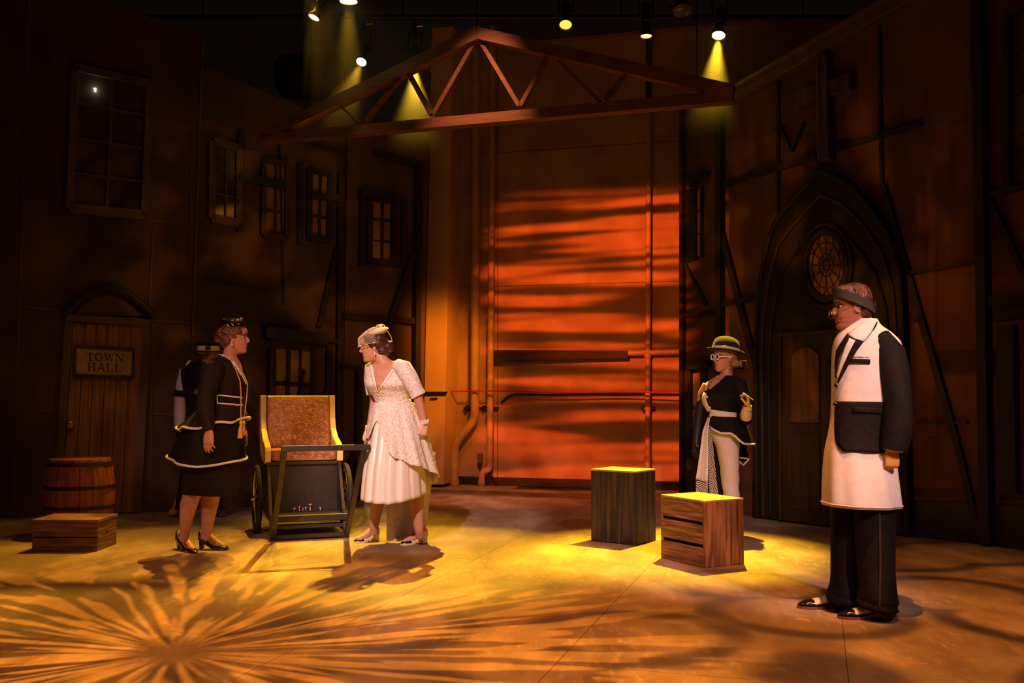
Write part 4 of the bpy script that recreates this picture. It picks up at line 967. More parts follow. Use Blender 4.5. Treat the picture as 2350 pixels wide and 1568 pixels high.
def hairbuild(name, m, par, ells, h, voxel=.006, amp=.0022, freq=70):
    mb = MB()
    for c, r in ells: mb.ell(h.p(*c), tuple(q * h.k for q in r), h.R, 22, 14)
    o = fuse(name, mb, m, par, voxel, 4); off = root_loc(par); me = o.data; nn = [v.normal.copy() for v in me.vertices]
    for v, n in zip(me.vertices, nn):
        q = h.inv(v.co + off); a = math.atan2(q.z - .02, q.x + .02); v.co += n * amp * (math.sin(freq * q.y * 1.4 + 5 * math.sin(a * 2.0)) + .6 * math.sin(freq * .6 * (q.z + q.y) + 3 * math.sin(a * 3)))
    return o
# ================================================================== man in white and black coat
Y0 = 5.38; j = J(Y0)
b0 = G(1975, 1408); P = person('person in a white and black panelled coat with a headband, seen from the side', b0.x, b0.y)
h = Head(j(1954, 708), 176, -2, 0, 1.0)
mb = MB(); h.mesh(mb)
mb.tube([h.p(-.02, 0, -.05), j(1972, 770), j(1985, 815)], [.058, .060, .075], 16)
Gar(Y0, [(790, 1990, 40, .08), (815, 1990, 58, .09), (900, 1982, 50, .09), (980, 1978, 50, .09), (1060, 1978, 55, .10), (1110, 1980, 52, .1)]).solid(mb)
mb.tube([j(2030, 805, -.06), j(2060, 925, -.14), j(2048, 1035, -.16)], [.05, .042, .030], 12); mb.tube([j(1945, 805, .12), j(1935, 920, .2), j(1935, 1020, .2)], [.05, .042, .03], 12)
mb.tube([j(2003, 1090, -.05), j(2010, 1260, -.07), j(2018, 1385, -.10)], [.075, .06, .045], 12); mb.tube([j(1955, 1090, .08), j(1945, 1250, .08), j(1942, 1370, .06)], [.075, .06, .045], 12)
body = fuse('body', mb, SKIN2, P, .005, 3); h.eyes(P, LIPN, BROW)
hairbuild('hair', MAN_H, P, [((-.024, 0, .050), (.090, .090, .080)), ((-.055, 0, .0), (.055, .078, .075)), ((.03, 0, .098), (.058, .062, .034)), ((-.02, 0, .105), (.072, .066, .034)), ((-.075, 0, .06), (.035, .060, .055))], h, .005)
# headband
mb = MB(); R = []
for dz, dr in ((-.026, .0), (-.024, .004), (.024, .004), (.026, 0), (-.026, 0)):
    R.append([h.p(-.010 + (.104 + dr) * math.cos(t), (.0925 + dr) * math.sin(t), .040 + .046 * math.cos(t) + dz + .006 * math.cos(t)) for t in [2 * math.pi * i / 40 for i in range(40)]])
hb = mb.rings(R, cap=False).build('headband', mat('charcoal_band', (.030, .024, .022), rough=.8), P)
MB().tube([h.p(-.114, .03, -.03), h.p(-.122, .03, .0), h.p(-.118, .03, .03)], .003, 6).build('band_clip', CHROME, hb)
# spectacles low on the nose, waxed moustache
mb = MB()
gl = MB()
for q in (-1, 1): gl.tube([h.p(.112 + .002 * math.cos(t), q * .026 + .019 * math.cos(t), -.018 + .016 * math.sin(t)) for t in [2 * math.pi * i / 20 for i in range(21)]], .0017, 5)
gl.tube([h.p(.114, -.007, -.014), h.p(.118, 0, -.010), h.p(.114, .007, -.014)], .0017, 5)
for q in (-1, 1): gl.tube([h.p(.112, q * .045, -.014), h.p(.08, q * .072, -.002), h.p(-.01, q * .083, .012)], .0016, 5)
gl.build('spectacles', BRASS, P)
mb = MB()
for q in (-1, 1): mb.tube([h.p(.094, q * .004, -.044), h.p(.100, q * .02, -.047), h.p(.104, q * .038, -.044), h.p(.112, q * .05, -.038), h.p(.118, q * .055, -.030)], [.006, .0055, .004, .0025, .001], 7)
mb.build('moustache', MAN_H, P)
# coat
cg = Gar(Y0, [(731, 1984, 25, .070, .0), (748, 1981, 40, .085), (768, 1986, 62, .115), (795, 1990, 76, .14), (850, 1984, 73, .15), (905, 1980, 69, .15), (960, 1977, 67, .15), (1005, 1975, 72, .155), (1040, 1973, 76, .165), (1100, 1974, 81, .18), (1164, 1977, 85, .19)], 2.3)
fold = lambda th, t: (.004 * math.sin(9 * th + 3 * t) * max(0, t - .55) * 3) + .0012 * math.sin(th * 5 + t * 14) * (t < .6)
hem = lambda th: cg.n - .10 * (1 - math.cos(th)) * .6 - .05 * max(0, math.cos(th))
ct = cg.sheet(0, 2 * math.pi, 64, 44, 0, fold, tend=lambda th: hem(th), t0=.15).build('coat', WHITE, P); thick(ct, .004)
hm = [cg.pt(2 * math.pi * i / 64, hem(2 * math.pi * i / 64) - .12, .002 + fold(2 * math.pi * i / 64, 1)) for i in range(64)]
hemtube(hm, .003, 'hem_stitch', WHITE, ct)
strip('black_front_panel', cg, [(1917, 921), (1915, 975), (1916, 1005), (1922, 1024), (1936, 1036)], [(2046, 923), (2044, 965), (2042, 1000), (2040, 1020), (2038, 1041)], BLK, ct, .008, .005, 18, 9)
strip('pocket_flap', cg, [(1956, 934), (1955, 947)], [(2032, 938), (2031, 951)], BLK, ct, .014, .004, 4, 6)
strip('lapel', cg, [(1965, 779), (1950, 808), (1936, 839), (1922, 877)], [(1983, 783), (1966, 806), (1952, 829), (1924, 879)], BLK, ct, .012, .005, 14, 4)
strip('lapel', cg, [(1994, 758), (1985, 772), (1980, 780)], [(2000, 764), (1990, 777), (1984, 783)], BLK, ct, .012, .005, 6, 3)
strip('lapel', cg, [(1946, 764), (1932, 784), (1919, 806), (1916, 835), (1917, 865)], [(1948, 779), (1938, 796), (1927, 818), (1921, 840), (1918, 868)], BLK, ct, .010, .005, 14, 4)
strip('lapel', cg, [(2009, 736), (2003, 750), (1996, 758)], [(2014, 741), (2008, 754), (2000, 763)], BLK, ct, .012, .005, 6, 3)
strip('shirt_front', cg, [(1948, 776), (1939, 796), (1928, 830), (1919, 868)], [(1964, 780), (1949, 808), (1936, 838), (1922, 876)], WHITE, ct, .008, .003, 14, 4)
strip('shirt_collar', cg, [(1998, 729), (1976, 741), (1952, 760), (1945, 768)], [(2012, 738), (2000, 762), (1983, 784), (1962, 778)], WHITE, ct, .016, .005, 12, 4)
strip('pocket_welt', cg, [(1951, 823), (1947, 832)], [(1997, 825), (1997, 835)], BLK, ct, .009, .004, 4, 6)
for x, y in ((1919, 885), (1917, 928)):
    c = cg.on(x, y, .012); n_ = V((-.75, -.66, 0)); MB().lathe([(.001, 0), (.010, 0), (.0115, .003), (.009, .006), (.001, .005)], c, 14, n_.to_track_quat('Z', 'Y').to_matrix()).build('button', PATENT, ct)
# embroidered name above the pocket
tcu = bpy.data.curves.new('t', 'FONT'); tcu.body = 'mut Nüsslin, M.D.'; tcu.size = 1; to = bpy.data.objects.new('t', tcu); COL.objects.link(to)
dg = bpy.context.evaluated_depsgraph_get(); dg.update(); tm = bpy.data.meshes.new_from_object(to.evaluated_get(dg)); bpy.data.objects.remove(to)
mx_ = max(v.co.x for v in tm.vertices); mb = MB(); mb.add([cg.on(1957 + v.co.x / mx_ * 37.5, 820.5 + v.co.x / mx_ * 1.5 - v.co.y * 5.2, .0022) for v in tm.vertices], [tuple(p.vertices) for p in tm.polygons])
thick(mb.build('name_embroidery', SIGNK, ct, smooth=False), .001, 1)
# sleeves
sl = MB(); sl.tube([j(2006, 792, -.03), j(2024, 788, -.07), j(2044, 812, -.11), j(2051, 860, -.14), j(2060, 915, -.16), j(2060, 960, -.17), j(2056, 1000, -.18), j(2050, 1034, -.18)], [.060, .074, .080, .079, .074, .076, .074, .066], 18)
for i, p in enumerate(sl.v): sl.v[i] = p + V((.0045 * math.sin(p.z * 75 + p.x * 30), 0, .003 * math.sin(p.z * 60)))
sv = sl.build('sleeve', BLK, P); MB().tube([j(2050, 1030, -.18), j(2049, 1036, -.18)], [.052, .050], 14).build('shirt_cuff', WHITE, sv)
MB().tube([j(1945, 790, .10), j(1930, 830, .16), j(1930, 920, .20), j(1932, 1020, .2)], [.07, .078, .07, .06], 14).build('sleeve', BLK, P)
mb = MB(); hand(mb, j(2048, 1030, -.18), (-.05, -.05, -1), (.10, -1, .0), (-1, 0, 0), .175, (.95, .95, .95, 1.0), .9, .03); mb.tube([j(2049, 1022, -.18), j(2048, 1036, -.18)], [.040, .034], 12)
fuse('glove', mb, mat('tan_leather_glove', (.75, .37, .08), (.66, .31, .065), 18, .55, .15), P, .004, 2)
mb = MB(); hand(mb, j(1932, 1022, .2), (0, 0, -1), (.1, 1, 0), (-1, 0, 0), .175, (.6, .6, .6, .6)); fuse('glove', mb, MATS['tan_leather_glove'], P, .005, 2)
# trousers
TRO = mat('black_trouser_cloth', (.0045, .003, .003), (.008, .005, .0045), 24, .75, .1, spec=.2)
pf = lambda th, t: .005 * math.sin(4 * th + 9 * t) * t + .004 * math.sin(t * 40 + th * 2) * (t > .75)
g1 = Gar(Y0, [(1120, 2006, 46, .11, -.05), (1200, 2008, 46, .10, -.06), (1290, 2010, 43, .095, -.08), (1345, 2013, 41, .095, -.10), (1380, 2014, 43, .10, -.11), (1404, 2016, 43, .10, -.12)])
tr1 = g1.sheet(0, 2 * math.pi, 36, 40, 0, pf, tend=lambda th: g1.n - .55 * max(0, -math.cos(th))).build('trousers', TRO, P); thick(tr1, .004)
strip('satin_stripe', g1, [(2016, 1170), (2018, 1290), (2016, 1396)], [(2021, 1170), (2023, 1290), (2021, 1398)], mat('satin_stripe', (.05, .03, .028), rough=.3), tr1, .006, .002, 20, 2)
g2 = Gar(Y0, [(1120, 1952, 44, .10, .08), (1200, 1950, 43, .095, .08), (1290, 1946, 39, .09, .08), (1335, 1943, 36, .088, .07), (1365, 1944, 44, .09, .06), (1392, 1950, 50, .09, .05)])
thick(g2.sheet(0, 2 * math.pi, 36, 40, 0, pf, tend=lambda th: g2.n - .5 * max(0, -math.cos(th))).build('trousers', TRO, P), .004)
shoe('shoe', G(2056, 1419), G(1923, 1419), P, 'oxford', [CREAM, PATENT]); shoe('shoe', G(1962, 1394), G(1831, 1396), P, 'oxford', [CREAM, PATENT])

# ================================================================== woman in black tiered dress
Y0 = 7.4; j = J(Y0)
b0 = G(463, 1266); P = person('person in a black tiered dress with white piping, standing in profile', b0.x, b0.y)
h = Head(j(540, 777), 6, 1, 0, .97, True)
mb = MB(); h.mesh(mb)
mb.tube([h.p(-.022, 0, -.05), j(527, 818), j(518, 838)], [.052, .052, .066], 16)
bod = Gar(Y0, [(814, 523, 20, .055), (824, 519, 34, .085), (842, 513, 48, .13), (866, 512, 51, .145), (884, 515, 50, .145), (905, 513, 46, .135), (930, 511, 46, .13)])
bod.solid(mb, 24, None, -.018)
Gar(Y0, [(920, 511, 38, .10), (970, 500, 48, .13), (1020, 490, 50, .14), (1100, 483, 48, .13)]).solid(mb)
aj = [j(489, 850, -.17), j(472, 915, -.23), j(480, 988, -.31)]
mb.tube(aj, [.045, .038, .027], 12); hand(mb, aj[2], (.01, -.16, -1), (-.25, -1, 0), (-1, -.2, 0), .185, (.30, .36, .42, .5), .55, .02)
aj2 = [j(535, 850, .16), j(545, 925, .24), j(557, 985, .2)]; mb.tube(aj2, [.042, .036, .026], 12); hand(mb, aj2[2], (.1, 0, -1), (.4, 1, 0), (.6, -.8, 0), .175, (.4, .45, .5, .6))
def leg(mb, pts, rad): mb.tube(pts, rad, 16)
mb.tube([j(470, 1060, -.04), j(447, 1118, -.04), j(433, 1158, -.045), j(427, 1195, -.04), j(424, 1222, -.02), j(421, 1240, .0)], [.075, .068, .064, .047, .036, .034], 16)
mb.tube([j(500, 1060, .08), j(484, 1130, .06), j(480, 1165, .06), j(477, 1195, .05), j(474, 1222, .04), j(470, 1238, .04)], [.09, .074, .062, .048, .036, .034], 16)
n_h, n_t = G(409, 1258), G(448, 1271); f_h, f_t = G(458, 1260), G(523, 1263)
def foot(mb, hl, to, hg=.07):
    d = to - hl; mb.tube([hl + d * .12 + V((0, 0, hg + .045)), hl + d * .35 + V((0, 0, hg * .75 + .035)), hl + d * .6 + V((0, 0, hg * .25 + .028)), hl + d * .85 + V((0, 0, .026))], [.030, .032, .030, .022], 10, round_ends=True)
foot(mb, n_h, n_t); foot(mb, f_h, f_t)
fuse('body', mb, SKIN, P, .0048, 3); h.eyes(P, LIPS, BROW)
hairbuild('hair', BROWN_H, P, [((-.026, 0, .040), (.094, .086, .084)), ((-.060, 0, -.012), (.058, .078, .066)), ((-.125, .0, .0), (.036, .036, .036)), ((.02, 0, .085), (.058, .058, .036)), ((.020, 0, .052), (.062, .082, .058)), ((-.10, .0, .03), (.04, .06, .05)), ((-.02, 0, -.0), (.045, .082, .045))], h, .005, .003)
hat = MB(); hat.ell(h.p(-.005, -.02, .118), (.085, .075, .034), h.R @ Matrix.Rotation(.15, 3, 'Y'), 24, 12); ht = hat.build('fascinator', BLK, P)
for k, (x, y, z) in enumerate(((-.045, -.07, .118), (-.01, -.085, .124), (.028, -.078, .134), (.05, -.04, .145))):
    mb = MB(); mb.tube([h.p(x + .012 * math.cos(a) * (1 - t * .5) + .01 * t, y - .006, z - .016 + .020 * math.sin(a) * .8 - .012 * t + .014) for a, t in [(k2 * .45, k2 / 12) for k2 in range(13)]], .0032, 6); mb.build('curl', PIP, ht)
MB().ell(h.p(-.075, -.04, .145), (.005,) * 3).build('bead', PIP, ht)
er = MB(); er.ell(h.p(-.010, -.086, -.034), (.005, .005, .008)); er.ell(h.p(-.010, -.086, -.052), (.007, .007, .009)); er.build('earring', PIP, P)
dr_ = bod.sheet(0, 2 * math.pi, 48, 24, 0, lambda th, t: .003 * math.sin(6 * th + 8 * t), t0=.0, keep=lambda x, y, th: not (math.sin(th) > -.3 and (y < 806 + (x - 493) * .55 + max(0, x - 530) * .9))).build('bodice', BLKP, P); thick(dr_, .004)
nl = [(496, 811), (512, 816), (528, 825), (541, 840), (553, 861)]; wire_on('neck_piping', bod, nl, .0055, PIP, dr_, .003)
wire_on('belt_piping', bod, [(498, 907), (520, 909), (556, 913)], .006, PIP, dr_, .012); wire_on('belt_piping', bod, [(499, 926), (520, 927), (556, 930)], .006, PIP, dr_, .012); wire_on('belt_piping', bod, [(498, 907), (499, 926)], .005, PIP, dr_, .012)
wire_on('belt_piping', bod, [(484, 915), (497, 918)], .004, PIP, dr_, .010)
wire_on('front_piping', bod, [(534, 828), (548, 846), (559, 868), (565, 882)], .004, PIP, dr_, .004)
strip('belt', bod, [(499, 908), (556, 914)], [(500, 926), (556, 930)], BLK, dr_, .009, .004, 8, 4)
sl = MB(); sl.tube([j(500, 838, -.12), j(490, 848, -.16), j(482, 876, -.19), j(473, 910, -.225), j(472, 935, -.25), j(476, 965, -.285), j(480, 990, -.312)], [.060, .078, .074, .064, .060, .050, .036], 16)
for i, p in enumerate(sl.v): sl.v[i] = p + V((.003 * math.sin(p.z * 95 + p.y * 40), 0, 0))
sl.build('sleeve', BLKP, P); MB().tube([j(528, 842, .10), j(535, 855, .16), j(545, 925, .24), j(555, 975, .2)], [.06, .068, .056, .038], 14).build('sleeve', BLKP, P)
def tier(name, g, m, par, folds, amp, hemz, pr=.009, n=96, off=0):
    fo = lambda th, t: off + amp * t * t * math.sin(folds * th + 1.0) + amp * .5 * t * t * math.sin(folds * 1.7 * th)
    s_ = g.sheet(0, 2 * math.pi, n, 20, 0, fo)
    o = s_.build(name, m, par)
    R = s_.R[-1]
    for i, v in enumerate(o.data.vertices):
        jj = i // n; t = jj / 20; v.co.z += hemz(2 * math.pi * (i % n) / n) * t * t
    R = [V(p) + V((0, 0, hemz(2 * math.pi * i / n))) for i, p in enumerate(R)]
    thick(o, .004); hemtube(R, pr, 'hem_piping', PIP, o); return o
tier('peplum', Gar(Y0, [(924, 511, 47, .135), (940, 508, 54, .155), (958, 500, 66, .185), (976, 489, 78, .215)]), BLKP, P, 6, .020, lambda th: .048 * max(0, math.cos(th)) - .028 * max(0, -math.cos(th)) + .012 * math.sin(6 * th + .4))
tier('flounce', Gar(Y0, [(938, 509, 52, .15), (975, 498, 64, .19), (1015, 486, 75, .22), (1056, 476, 86, .25)]), BLK, P, 4, .016, lambda th: -.032 * math.sin(th) + .030 * max(0, -math.cos(th)) + .018 * max(0, math.cos(th)))
sk = Gar(Y0, [(1000, 488, 60, .17), (1050, 486, 64, .19), (1095, 484, 64, .18), (1134, 481, 62, .165, 0, -.05)]); thick(sk.sheet(0, 2 * math.pi, 48, 16, 0, lambda th, t: .004 * math.sin(3 * th + 5 * t)).build('skirt', BLKP, P), .004)
CORD = mat('gold_cord', (.62, .38, .10), rough=.5)
cd_ = MB(); cd_.tube([bod.on(509, 803 + 14, .01)] + [bod.on(x, y, .012) for x, y in ((527, 822), (541, 848), (551, 875))] + [j(553, 905, -.15), j(553, 940, -.18), j(553, 968, -.19)], .0045, 6).build('cord', CORD, P)
co = MB().tube([bod.on(549, 838, .01), bod.on(560, 862, .012), j(568, 880, -.06), j(567, 905, -.07), j(563, 940, -.12), j(559, 968, -.14)], .004, 6).build('cord', CORD, P)
for x, y0, y1, dv, m in ((553, 968, 1006, -.19, CORD), (559, 968, 1000, -.14, CORD)):
    mb = MB(); t = j(x, y0, dv); bz = j(x - 2, y1, dv); mb.ell(t - V((0, 0, .01)), (.013, .013, .016)); mb.rings([[p + V((r * math.cos(a), r * math.sin(a), 0)) for a in [2 * math.pi * i / 12 for i in range(12)]] for p, r in ((t - V((0, 0, .02)), .009), ((t + bz) / 2, .016), (bz, .020))]); mb.build('tassel', m, co)
for a, b in ((n_h, n_t), (f_h, f_t)):
    s_ = shoe('heeled_shoe', a, b, P, 'pump', [PATENT], .075); d = (b - a).normalized(); q = V((-d.y, d.x, 0))
    sb = MB().tube([a + d * .085 + q * .034 * math.cos(t) + V((0, 0, .075 + .045 * math.sin(t))) for t in [math.pi * i / 12 for i in range(13)]], .0048, 6, flat=(1.6, .7)).build('ankle_strap', PATENT, s_)
    MB().box(a + d * .085 - q * .032 + V((0, 0, .092)), (.012, .005, .012)).build('buckle', CHROME, s_, smooth=False)

# ================================================================== bride
Y0 = 7.7; j = J(Y0)
b0 = G(900, 1250); P = person('person in a white lace dress with a netted hat, leaning forward', b0.x, b0.y)
h = Head(j(856, 797), 188, -6, 0, .97, True)
LACE = mat('white_lace', (.84, .79, .77), (.66, .58, .56), 75, .7, .5, lo=.46, hi=.62, detail=2); SATIN = mat('white_satin', (.82, .76, .75), (.78, .72, .71), 3, .32, 0, sheen=.2)
bod = Gar(Y0, [(829, 893, 28, .055), (838, 893, 44, .085), (850, 893, 53, .12), (868, 892, 53, .15), (884, 890, 51, .165, -.02), (898, 892, 45, .15), (912, 898, 40, .125), (928, 903, 39, .12)])
mb = MB(); h.mesh(mb); mb.tube([h.p(-.03, 0, -.045), j(876, 828, -.01), j(893, 848)], [.050, .052, .066], 16)
bod.solid(mb, 28, None, -.010)
Gar(Y0, [(920, 903, 36, .10), (970, 906, 48, .13), (1030, 908, 52, .15), (1090, 905, 48, .13)]).solid(mb)
aj = [j(932, 848, -.13), j(958, 905, -.15), j(974, 972, -.14)]; mb.tube([aj[0], aj[1], aj[1].lerp(aj[2], .5), aj[2]], [.048, .040, .034, .026], 14)
bj = [j(850, 850, .10), j(860, 920, .12), j(848, 985, .08)]; mb.tube([bj[0], bj[1], bj[1].lerp(bj[2], .5), bj[2]], [.045, .038, .032, .025], 14)
mb.tube([j(950, 1070, -.02), j(953, 1135, -.04), j(957, 1165, -.03), j(959, 1195, -.02), j(962, 1218, -.01), j(964, 1232, .02)], [.09, .062, .054, .042, .034, .032], 16)
mb.tube([j(875, 1070, .02), j(867, 1150, .05), j(863, 1180, .07), j(859, 1205, .09), j(858, 1225, .12)], [.09, .056, .044, .036, .034], 16)
r_h, r_t = G(978, 1245), G(921, 1252); l_h, l_t = G(868, 1241), G(813, 1247)
foot(mb, r_h, r_t, .05); foot(mb, l_h, l_t, .05)
fuse('body', mb, SKIN, P, .0048, 3); h.eyes(P, LIPS, BROW)
hairbuild('hair', DARK_H, P, [((-.030, 0, .035), (.096, .090, .088)), ((-.075, 0, -.035), (.062, .078, .060)), ((-.115, 0, -.01), (.052, .060, .056)), ((-.02, 0, .01), (.055, .085, .05)), ((.015, 0, .085), (.06, .07, .036)), ((.016, 0, .050), (.062, .085, .060))], h, .005, .0025)
er = MB(); er.ell(h.p(-.008, .088, -.036), (.005, .005, .006)); er.ell(h.p(-.008, .09, -.056), (.0055, .0055, .012)); er.build('earring', PIP, P)
HATC = mat('cream_hat_felt', (.80, .68, .50), rough=.6)
hr = h.R @ Matrix.Rotation(.22, 3, 'Y')
hat = MB(); hat.ell(h.p(-.055, .0, .118), (.085, .085, .030), hr, 24, 10); ho = hat.build('netted_hat', HATC, P)
mb = MB()
for k in range(4): a0 = k * 1.57; mb.tube([h.p(-.075 + .034 * math.sin(t) * math.cos(a0), .034 * math.sin(t) * math.sin(a0), .142 + .032 * (1 - math.cos(t)) * .5) for t in [k2 * .35 for k2 in range(10)]], .007, 6, flat=(2.2, .6))
mb.build('bow', HATC, ho)
mb = MB(); mb.tube([h.p(-.125, .05, .115), h.p(-.148, .05, .07), h.p(-.155, .045, .03)], .007, 6, flat=(1.6, .5)); mb.tube([h.p(-.125, .03, .03), h.p(-.155, .045, .03)], .006, 6); mb.build('ribbon', HATC, ho)
# veil net
def veil(u, v):            # u around the face -1..1, v 0 at the hat, 1 at the hem
    a = u * 1.75; r = .045 + .074 * min(1, v * 1.5) + .006 * v; z = .138 - .108 * v ** 1.6
    return h.p(-.055 + .045 * min(1, v * 1.6) + r * math.cos(a), (r * .96) * math.sin(a), z + .02 * (1 - v) - .016 * math.cos(a) * v)
mb = MB(); NU = 30
for s_ in (-1, 1):
    for k in range(-14, NU + 15):
        pts = []
        for q in range(15):
            v = q / 14; u = -1 + 2 * (k + s_ * v * 9) / NU
            if -1 <= u <= 1: pts.append(veil(u, v))
        if len(pts) > 1: mb.tube(pts, .0007, 4)
mb.tube([veil(-1 + 2 * k / 40, 1) for k in range(41)], .0013, 5); tag(mb.build('veil_net', mat('cream_net', (.75, .62, .42), rough=.6), ho), kind='stuff')
for u in (-.62, -.05, .3, .62, .9): MB().ell(veil(u, 1), (.0055,) * 3, None, 8, 6).build('pearl', PIP, ho)
# bodice with deep V neck
def vneck(x, y, th):
    if math.sin(th) < -.1: return y > 838
    top = 828
    if y < 834: return x > 915 or False
    L_ = 850 + (y - 836) * (865 - 850) / (897 - 836); R_ = 912 + (y - 832) * (866 - 912) / (897 - 832)
    return not (y < 898 and L_ < x < R_)
dr_ = bod.sheet(0, 2 * math.pi, 96, 70, .004, lambda th, t: .0015 * math.sin(30 * th) * math.sin(60 * t), keep=vneck).build('lace_bodice', LACE, P); thick(dr_, .004)
strip('neck_band', bod, [(912, 831), (897, 850), (880, 876), (866, 898)], [(918, 832), (903, 852), (885, 878), (866, 902)], SATIN, dr_, .009, .004, 16, 2)
strip('neck_band', bod, [(854, 836), (858, 857), (862, 877), (866, 897)], [(846, 838), (850, 858), (856, 880), (865, 903)], SATIN, dr_, .009, .004, 16, 2)
strip('waistband', bod, [(866, 922), (900, 925), (943, 915)], [(867, 931), (900, 933), (944, 925)], SATIN, dr_, .012, .004, 14, 3)
for i in range(14): MB().ell(bod.on(866 + (i % 4) * 4.2, 899 + (i // 4) * 7 + (i % 2) * 2, .010), (.0045,) * 3, None, 8, 6).build('bead', PIP, dr_)
sl = MB(); sl.tube([j(912, 840, -.08), j(926, 846, -.12), j(940, 868, -.145), j(951, 890, -.15), j(960, 907, -.152)], [.055, .068, .066, .058, .054], 18); so = sl.build('sleeve', LACE, P)
MB().tube([j(955.5, 899, -.152), j(960.5, 909, -.152)], [.060, .058], 18).build('cuff', SATIN, so)
MB().tube([j(868, 838, .06), j(853, 846, .09), j(851, 872, .11), j(855, 905, .12)], [.05, .058, .055, .05], 16).build('sleeve', LACE, P)
GLV = mat('sheer_lace_glove', (.80, .58, .50), (.66, .42, .35), 60, .6, .2)
mb = MB(); hand(mb, aj[2], (-.20, -.15, -1), (.5, -.85, 0), (-1, -.3, 0), .165, (.95, .95, .95, .95), .9, .02); fuse('glove', mb, GLV, P, .004, 2)
fr = MB(); 
for k in range(3): fr.tube([aj[2] + V((.030 * math.cos(t), .030 * math.sin(t), .010 * k + .006 * math.sin(5 * t + k))) for t in [2 * math.pi * i / 24 for i in range(25)]], .006, 5)
fr.build('glove_frill', LACE, P)
mb = MB(); hand(mb, bj[2], (-.25, -.2, -1), (-.5, .85, 0), (-.6, -.8, 0), .165, (.8, .85, .9, .95), .8, .02); fuse('glove', mb, GLV, P, .004, 2)
fr = MB()
for k in range(3): fr.tube([bj[2] + V((.030 * math.cos(t), .030 * math.sin(t), .010 * k + .006 * math.sin(5 * t + k))) for t in [2 * math.pi * i / 24 for i in range(25)]], .006, 5)
fr.build('glove_frill', LACE, P)
sg_ = Gar(Y0, [(924, 903, 40, .122), (945, 904, 46, .16), (980, 905, 52, .22), (1030, 905, 60, .28), (1085, 904, 67, .33), (1145, 904, 72, .37)])
pleat = lambda th, t: .020 * min(1, t * 1.4) * (abs(math.sin(7 * th + .4)) ** .7 * 1.3 - .6) + .006 * math.sin(17 * th) * t
hemf = lambda th: sg_.n - .26 * max(0, math.cos(th)) - .05 * max(0, -math.cos(th))
thick(sg_.sheet(0, 2 * math.pi, 140, 30, 0, pleat, tend=hemf).build('satin_skirt', SATIN, P), .004)
og = Gar(Y0, [(924, 904, 42, .13), (950, 906, 52, .18), (985, 909, 61, .235), (1030, 913, 70, .285), (1070, 916, 78, .32), (1110, 918, 86, .35), (1160, 918, 90, .37), (1240, 918, 86, .36)])
HL = [(840, 1008), (850, 1004), (858, 985), (866, 962), (873, 980), (882, 1004), (894, 1034), (908, 1046), (924, 1050), (942, 1060), (962, 1066), (984, 1076), (1004, 1092)]
def hy(x):
    if x <= HL[0][0]: return HL[0][1]
    for (a, b), (c, d) in zip(HL, HL[1:]):
        if x <= c: return b + (d - b) * (x - a) / (c - a)
    return HL[-1][1]
TP_ = [og.tpy(y) for y in range(924, 1240)]
def ohem(th):
    if math.sin(th) < 0:
        k = -math.sin(th); return og.tpy(1092 if math.cos(th) > 0 else 1008) * (1 - k) + og.tpy(1130) * k
    t = og.n * .5
    for _ in range(12):
        x, y = proj(og.pt(th, t)); y2 = hy(x); t = TP_[int(max(0, min(315, y2 - 924)))]
    return max(.35, t)
of = lambda th, t: .014 * min(1, t * 2.5) * math.sin(8 * th + 1) + .008 * math.sin(19 * th + 6 * t) * min(1, t * 2) + .003 * math.sin(40 * th) * math.sin(90 * t)
ov = og.sheet(0, 2 * math.pi, 150, 40, .012, of, tend=ohem); ob_ = thick(ov.build('lace_overskirt', LACE, P), .004); hemtube(ov.R[-1], .004, 'scalloped_edge', LACE, ob_)
# train hanging to the floor behind the legs
mb = MB(); rows = []
for jj in range(25):
    v = jj / 24; row = []
    for i in range(33):
        u = i / 32; x0, x1 = 884 + 4 * v, 1000 - 26 * v; y = 1040 + 205 * v - 4 * math.sin(u * 9)
        p = j(x0 + (x1 - x0) * u, min(y, 1243), .22 + .10 * math.sin(u * 3.14) * (1 - v) - .05 * v + .035 * math.sin(u * 13 + v * 2) * (.4 + v)); p.z = max(p.z, .006 + .01 * abs(math.sin(u * 11))); row.append(p)
    rows.append(row)
mb.rings(rows, cap=False, closed=False); thick(mb.build('lace_train', LACE, P), .004)
for a, b in ((r_h, r_t), (l_h, l_t)):
    s_ = shoe('heeled_shoe', a, b, P, 'pump', [CREAM, PATENT], .055); d = (b - a).normalized(); q = V((-d.y, d.x, 0))
    MB().tube([a + d * (.055 - .065 * math.sin(t)) + q * .033 * math.cos(t) + V((0, 0, .075 + .035 * math.sin(t))) for t in [math.pi * i / 12 for i in range(13)]], .004, 6, flat=(.6, 1.5)).build('sling_strap', CREAM, s_)

# ================================================================== woman in bowler hat
Y0 = 8.26; j = J(Y0)
b0 = G(1664, 1225); P = person('person in a bowler hat and white sunglasses behind the slatted crate', b0.x, b0.y)
h = Head(j(1662, 823), 205, 0, 0, .95, True)
bod = Gar(Y0, [(862, 1668, 22, .06), (872, 1666, 36, .085), (884, 1664, 45, .11), (898, 1660, 48, .135), (912, 1656, 48, .15, -.01), (930, 1657, 40, .125), (950, 1660, 34, .115), (962, 1660, 35, .12)])
mb = MB(); h.mesh(mb); mb.tube([h.p(-.022, 0, -.05), j(1667, 858), j(1667, 880)], [.050, .050, .062], 16)
bod.solid(mb, 24, None, -.010)
Gar(Y0, [(950, 1661, 28, .09), (985, 1664, 26, .08), (1015, 1664, 22, .07)]).solid(mb); mb.ell(j(1622, 892, .02), (.046, .05, .045)); mb.tube([j(1662, 868), j(1640, 880, .01), j(1624, 890, .02)], [.045, .045, .042], 12)
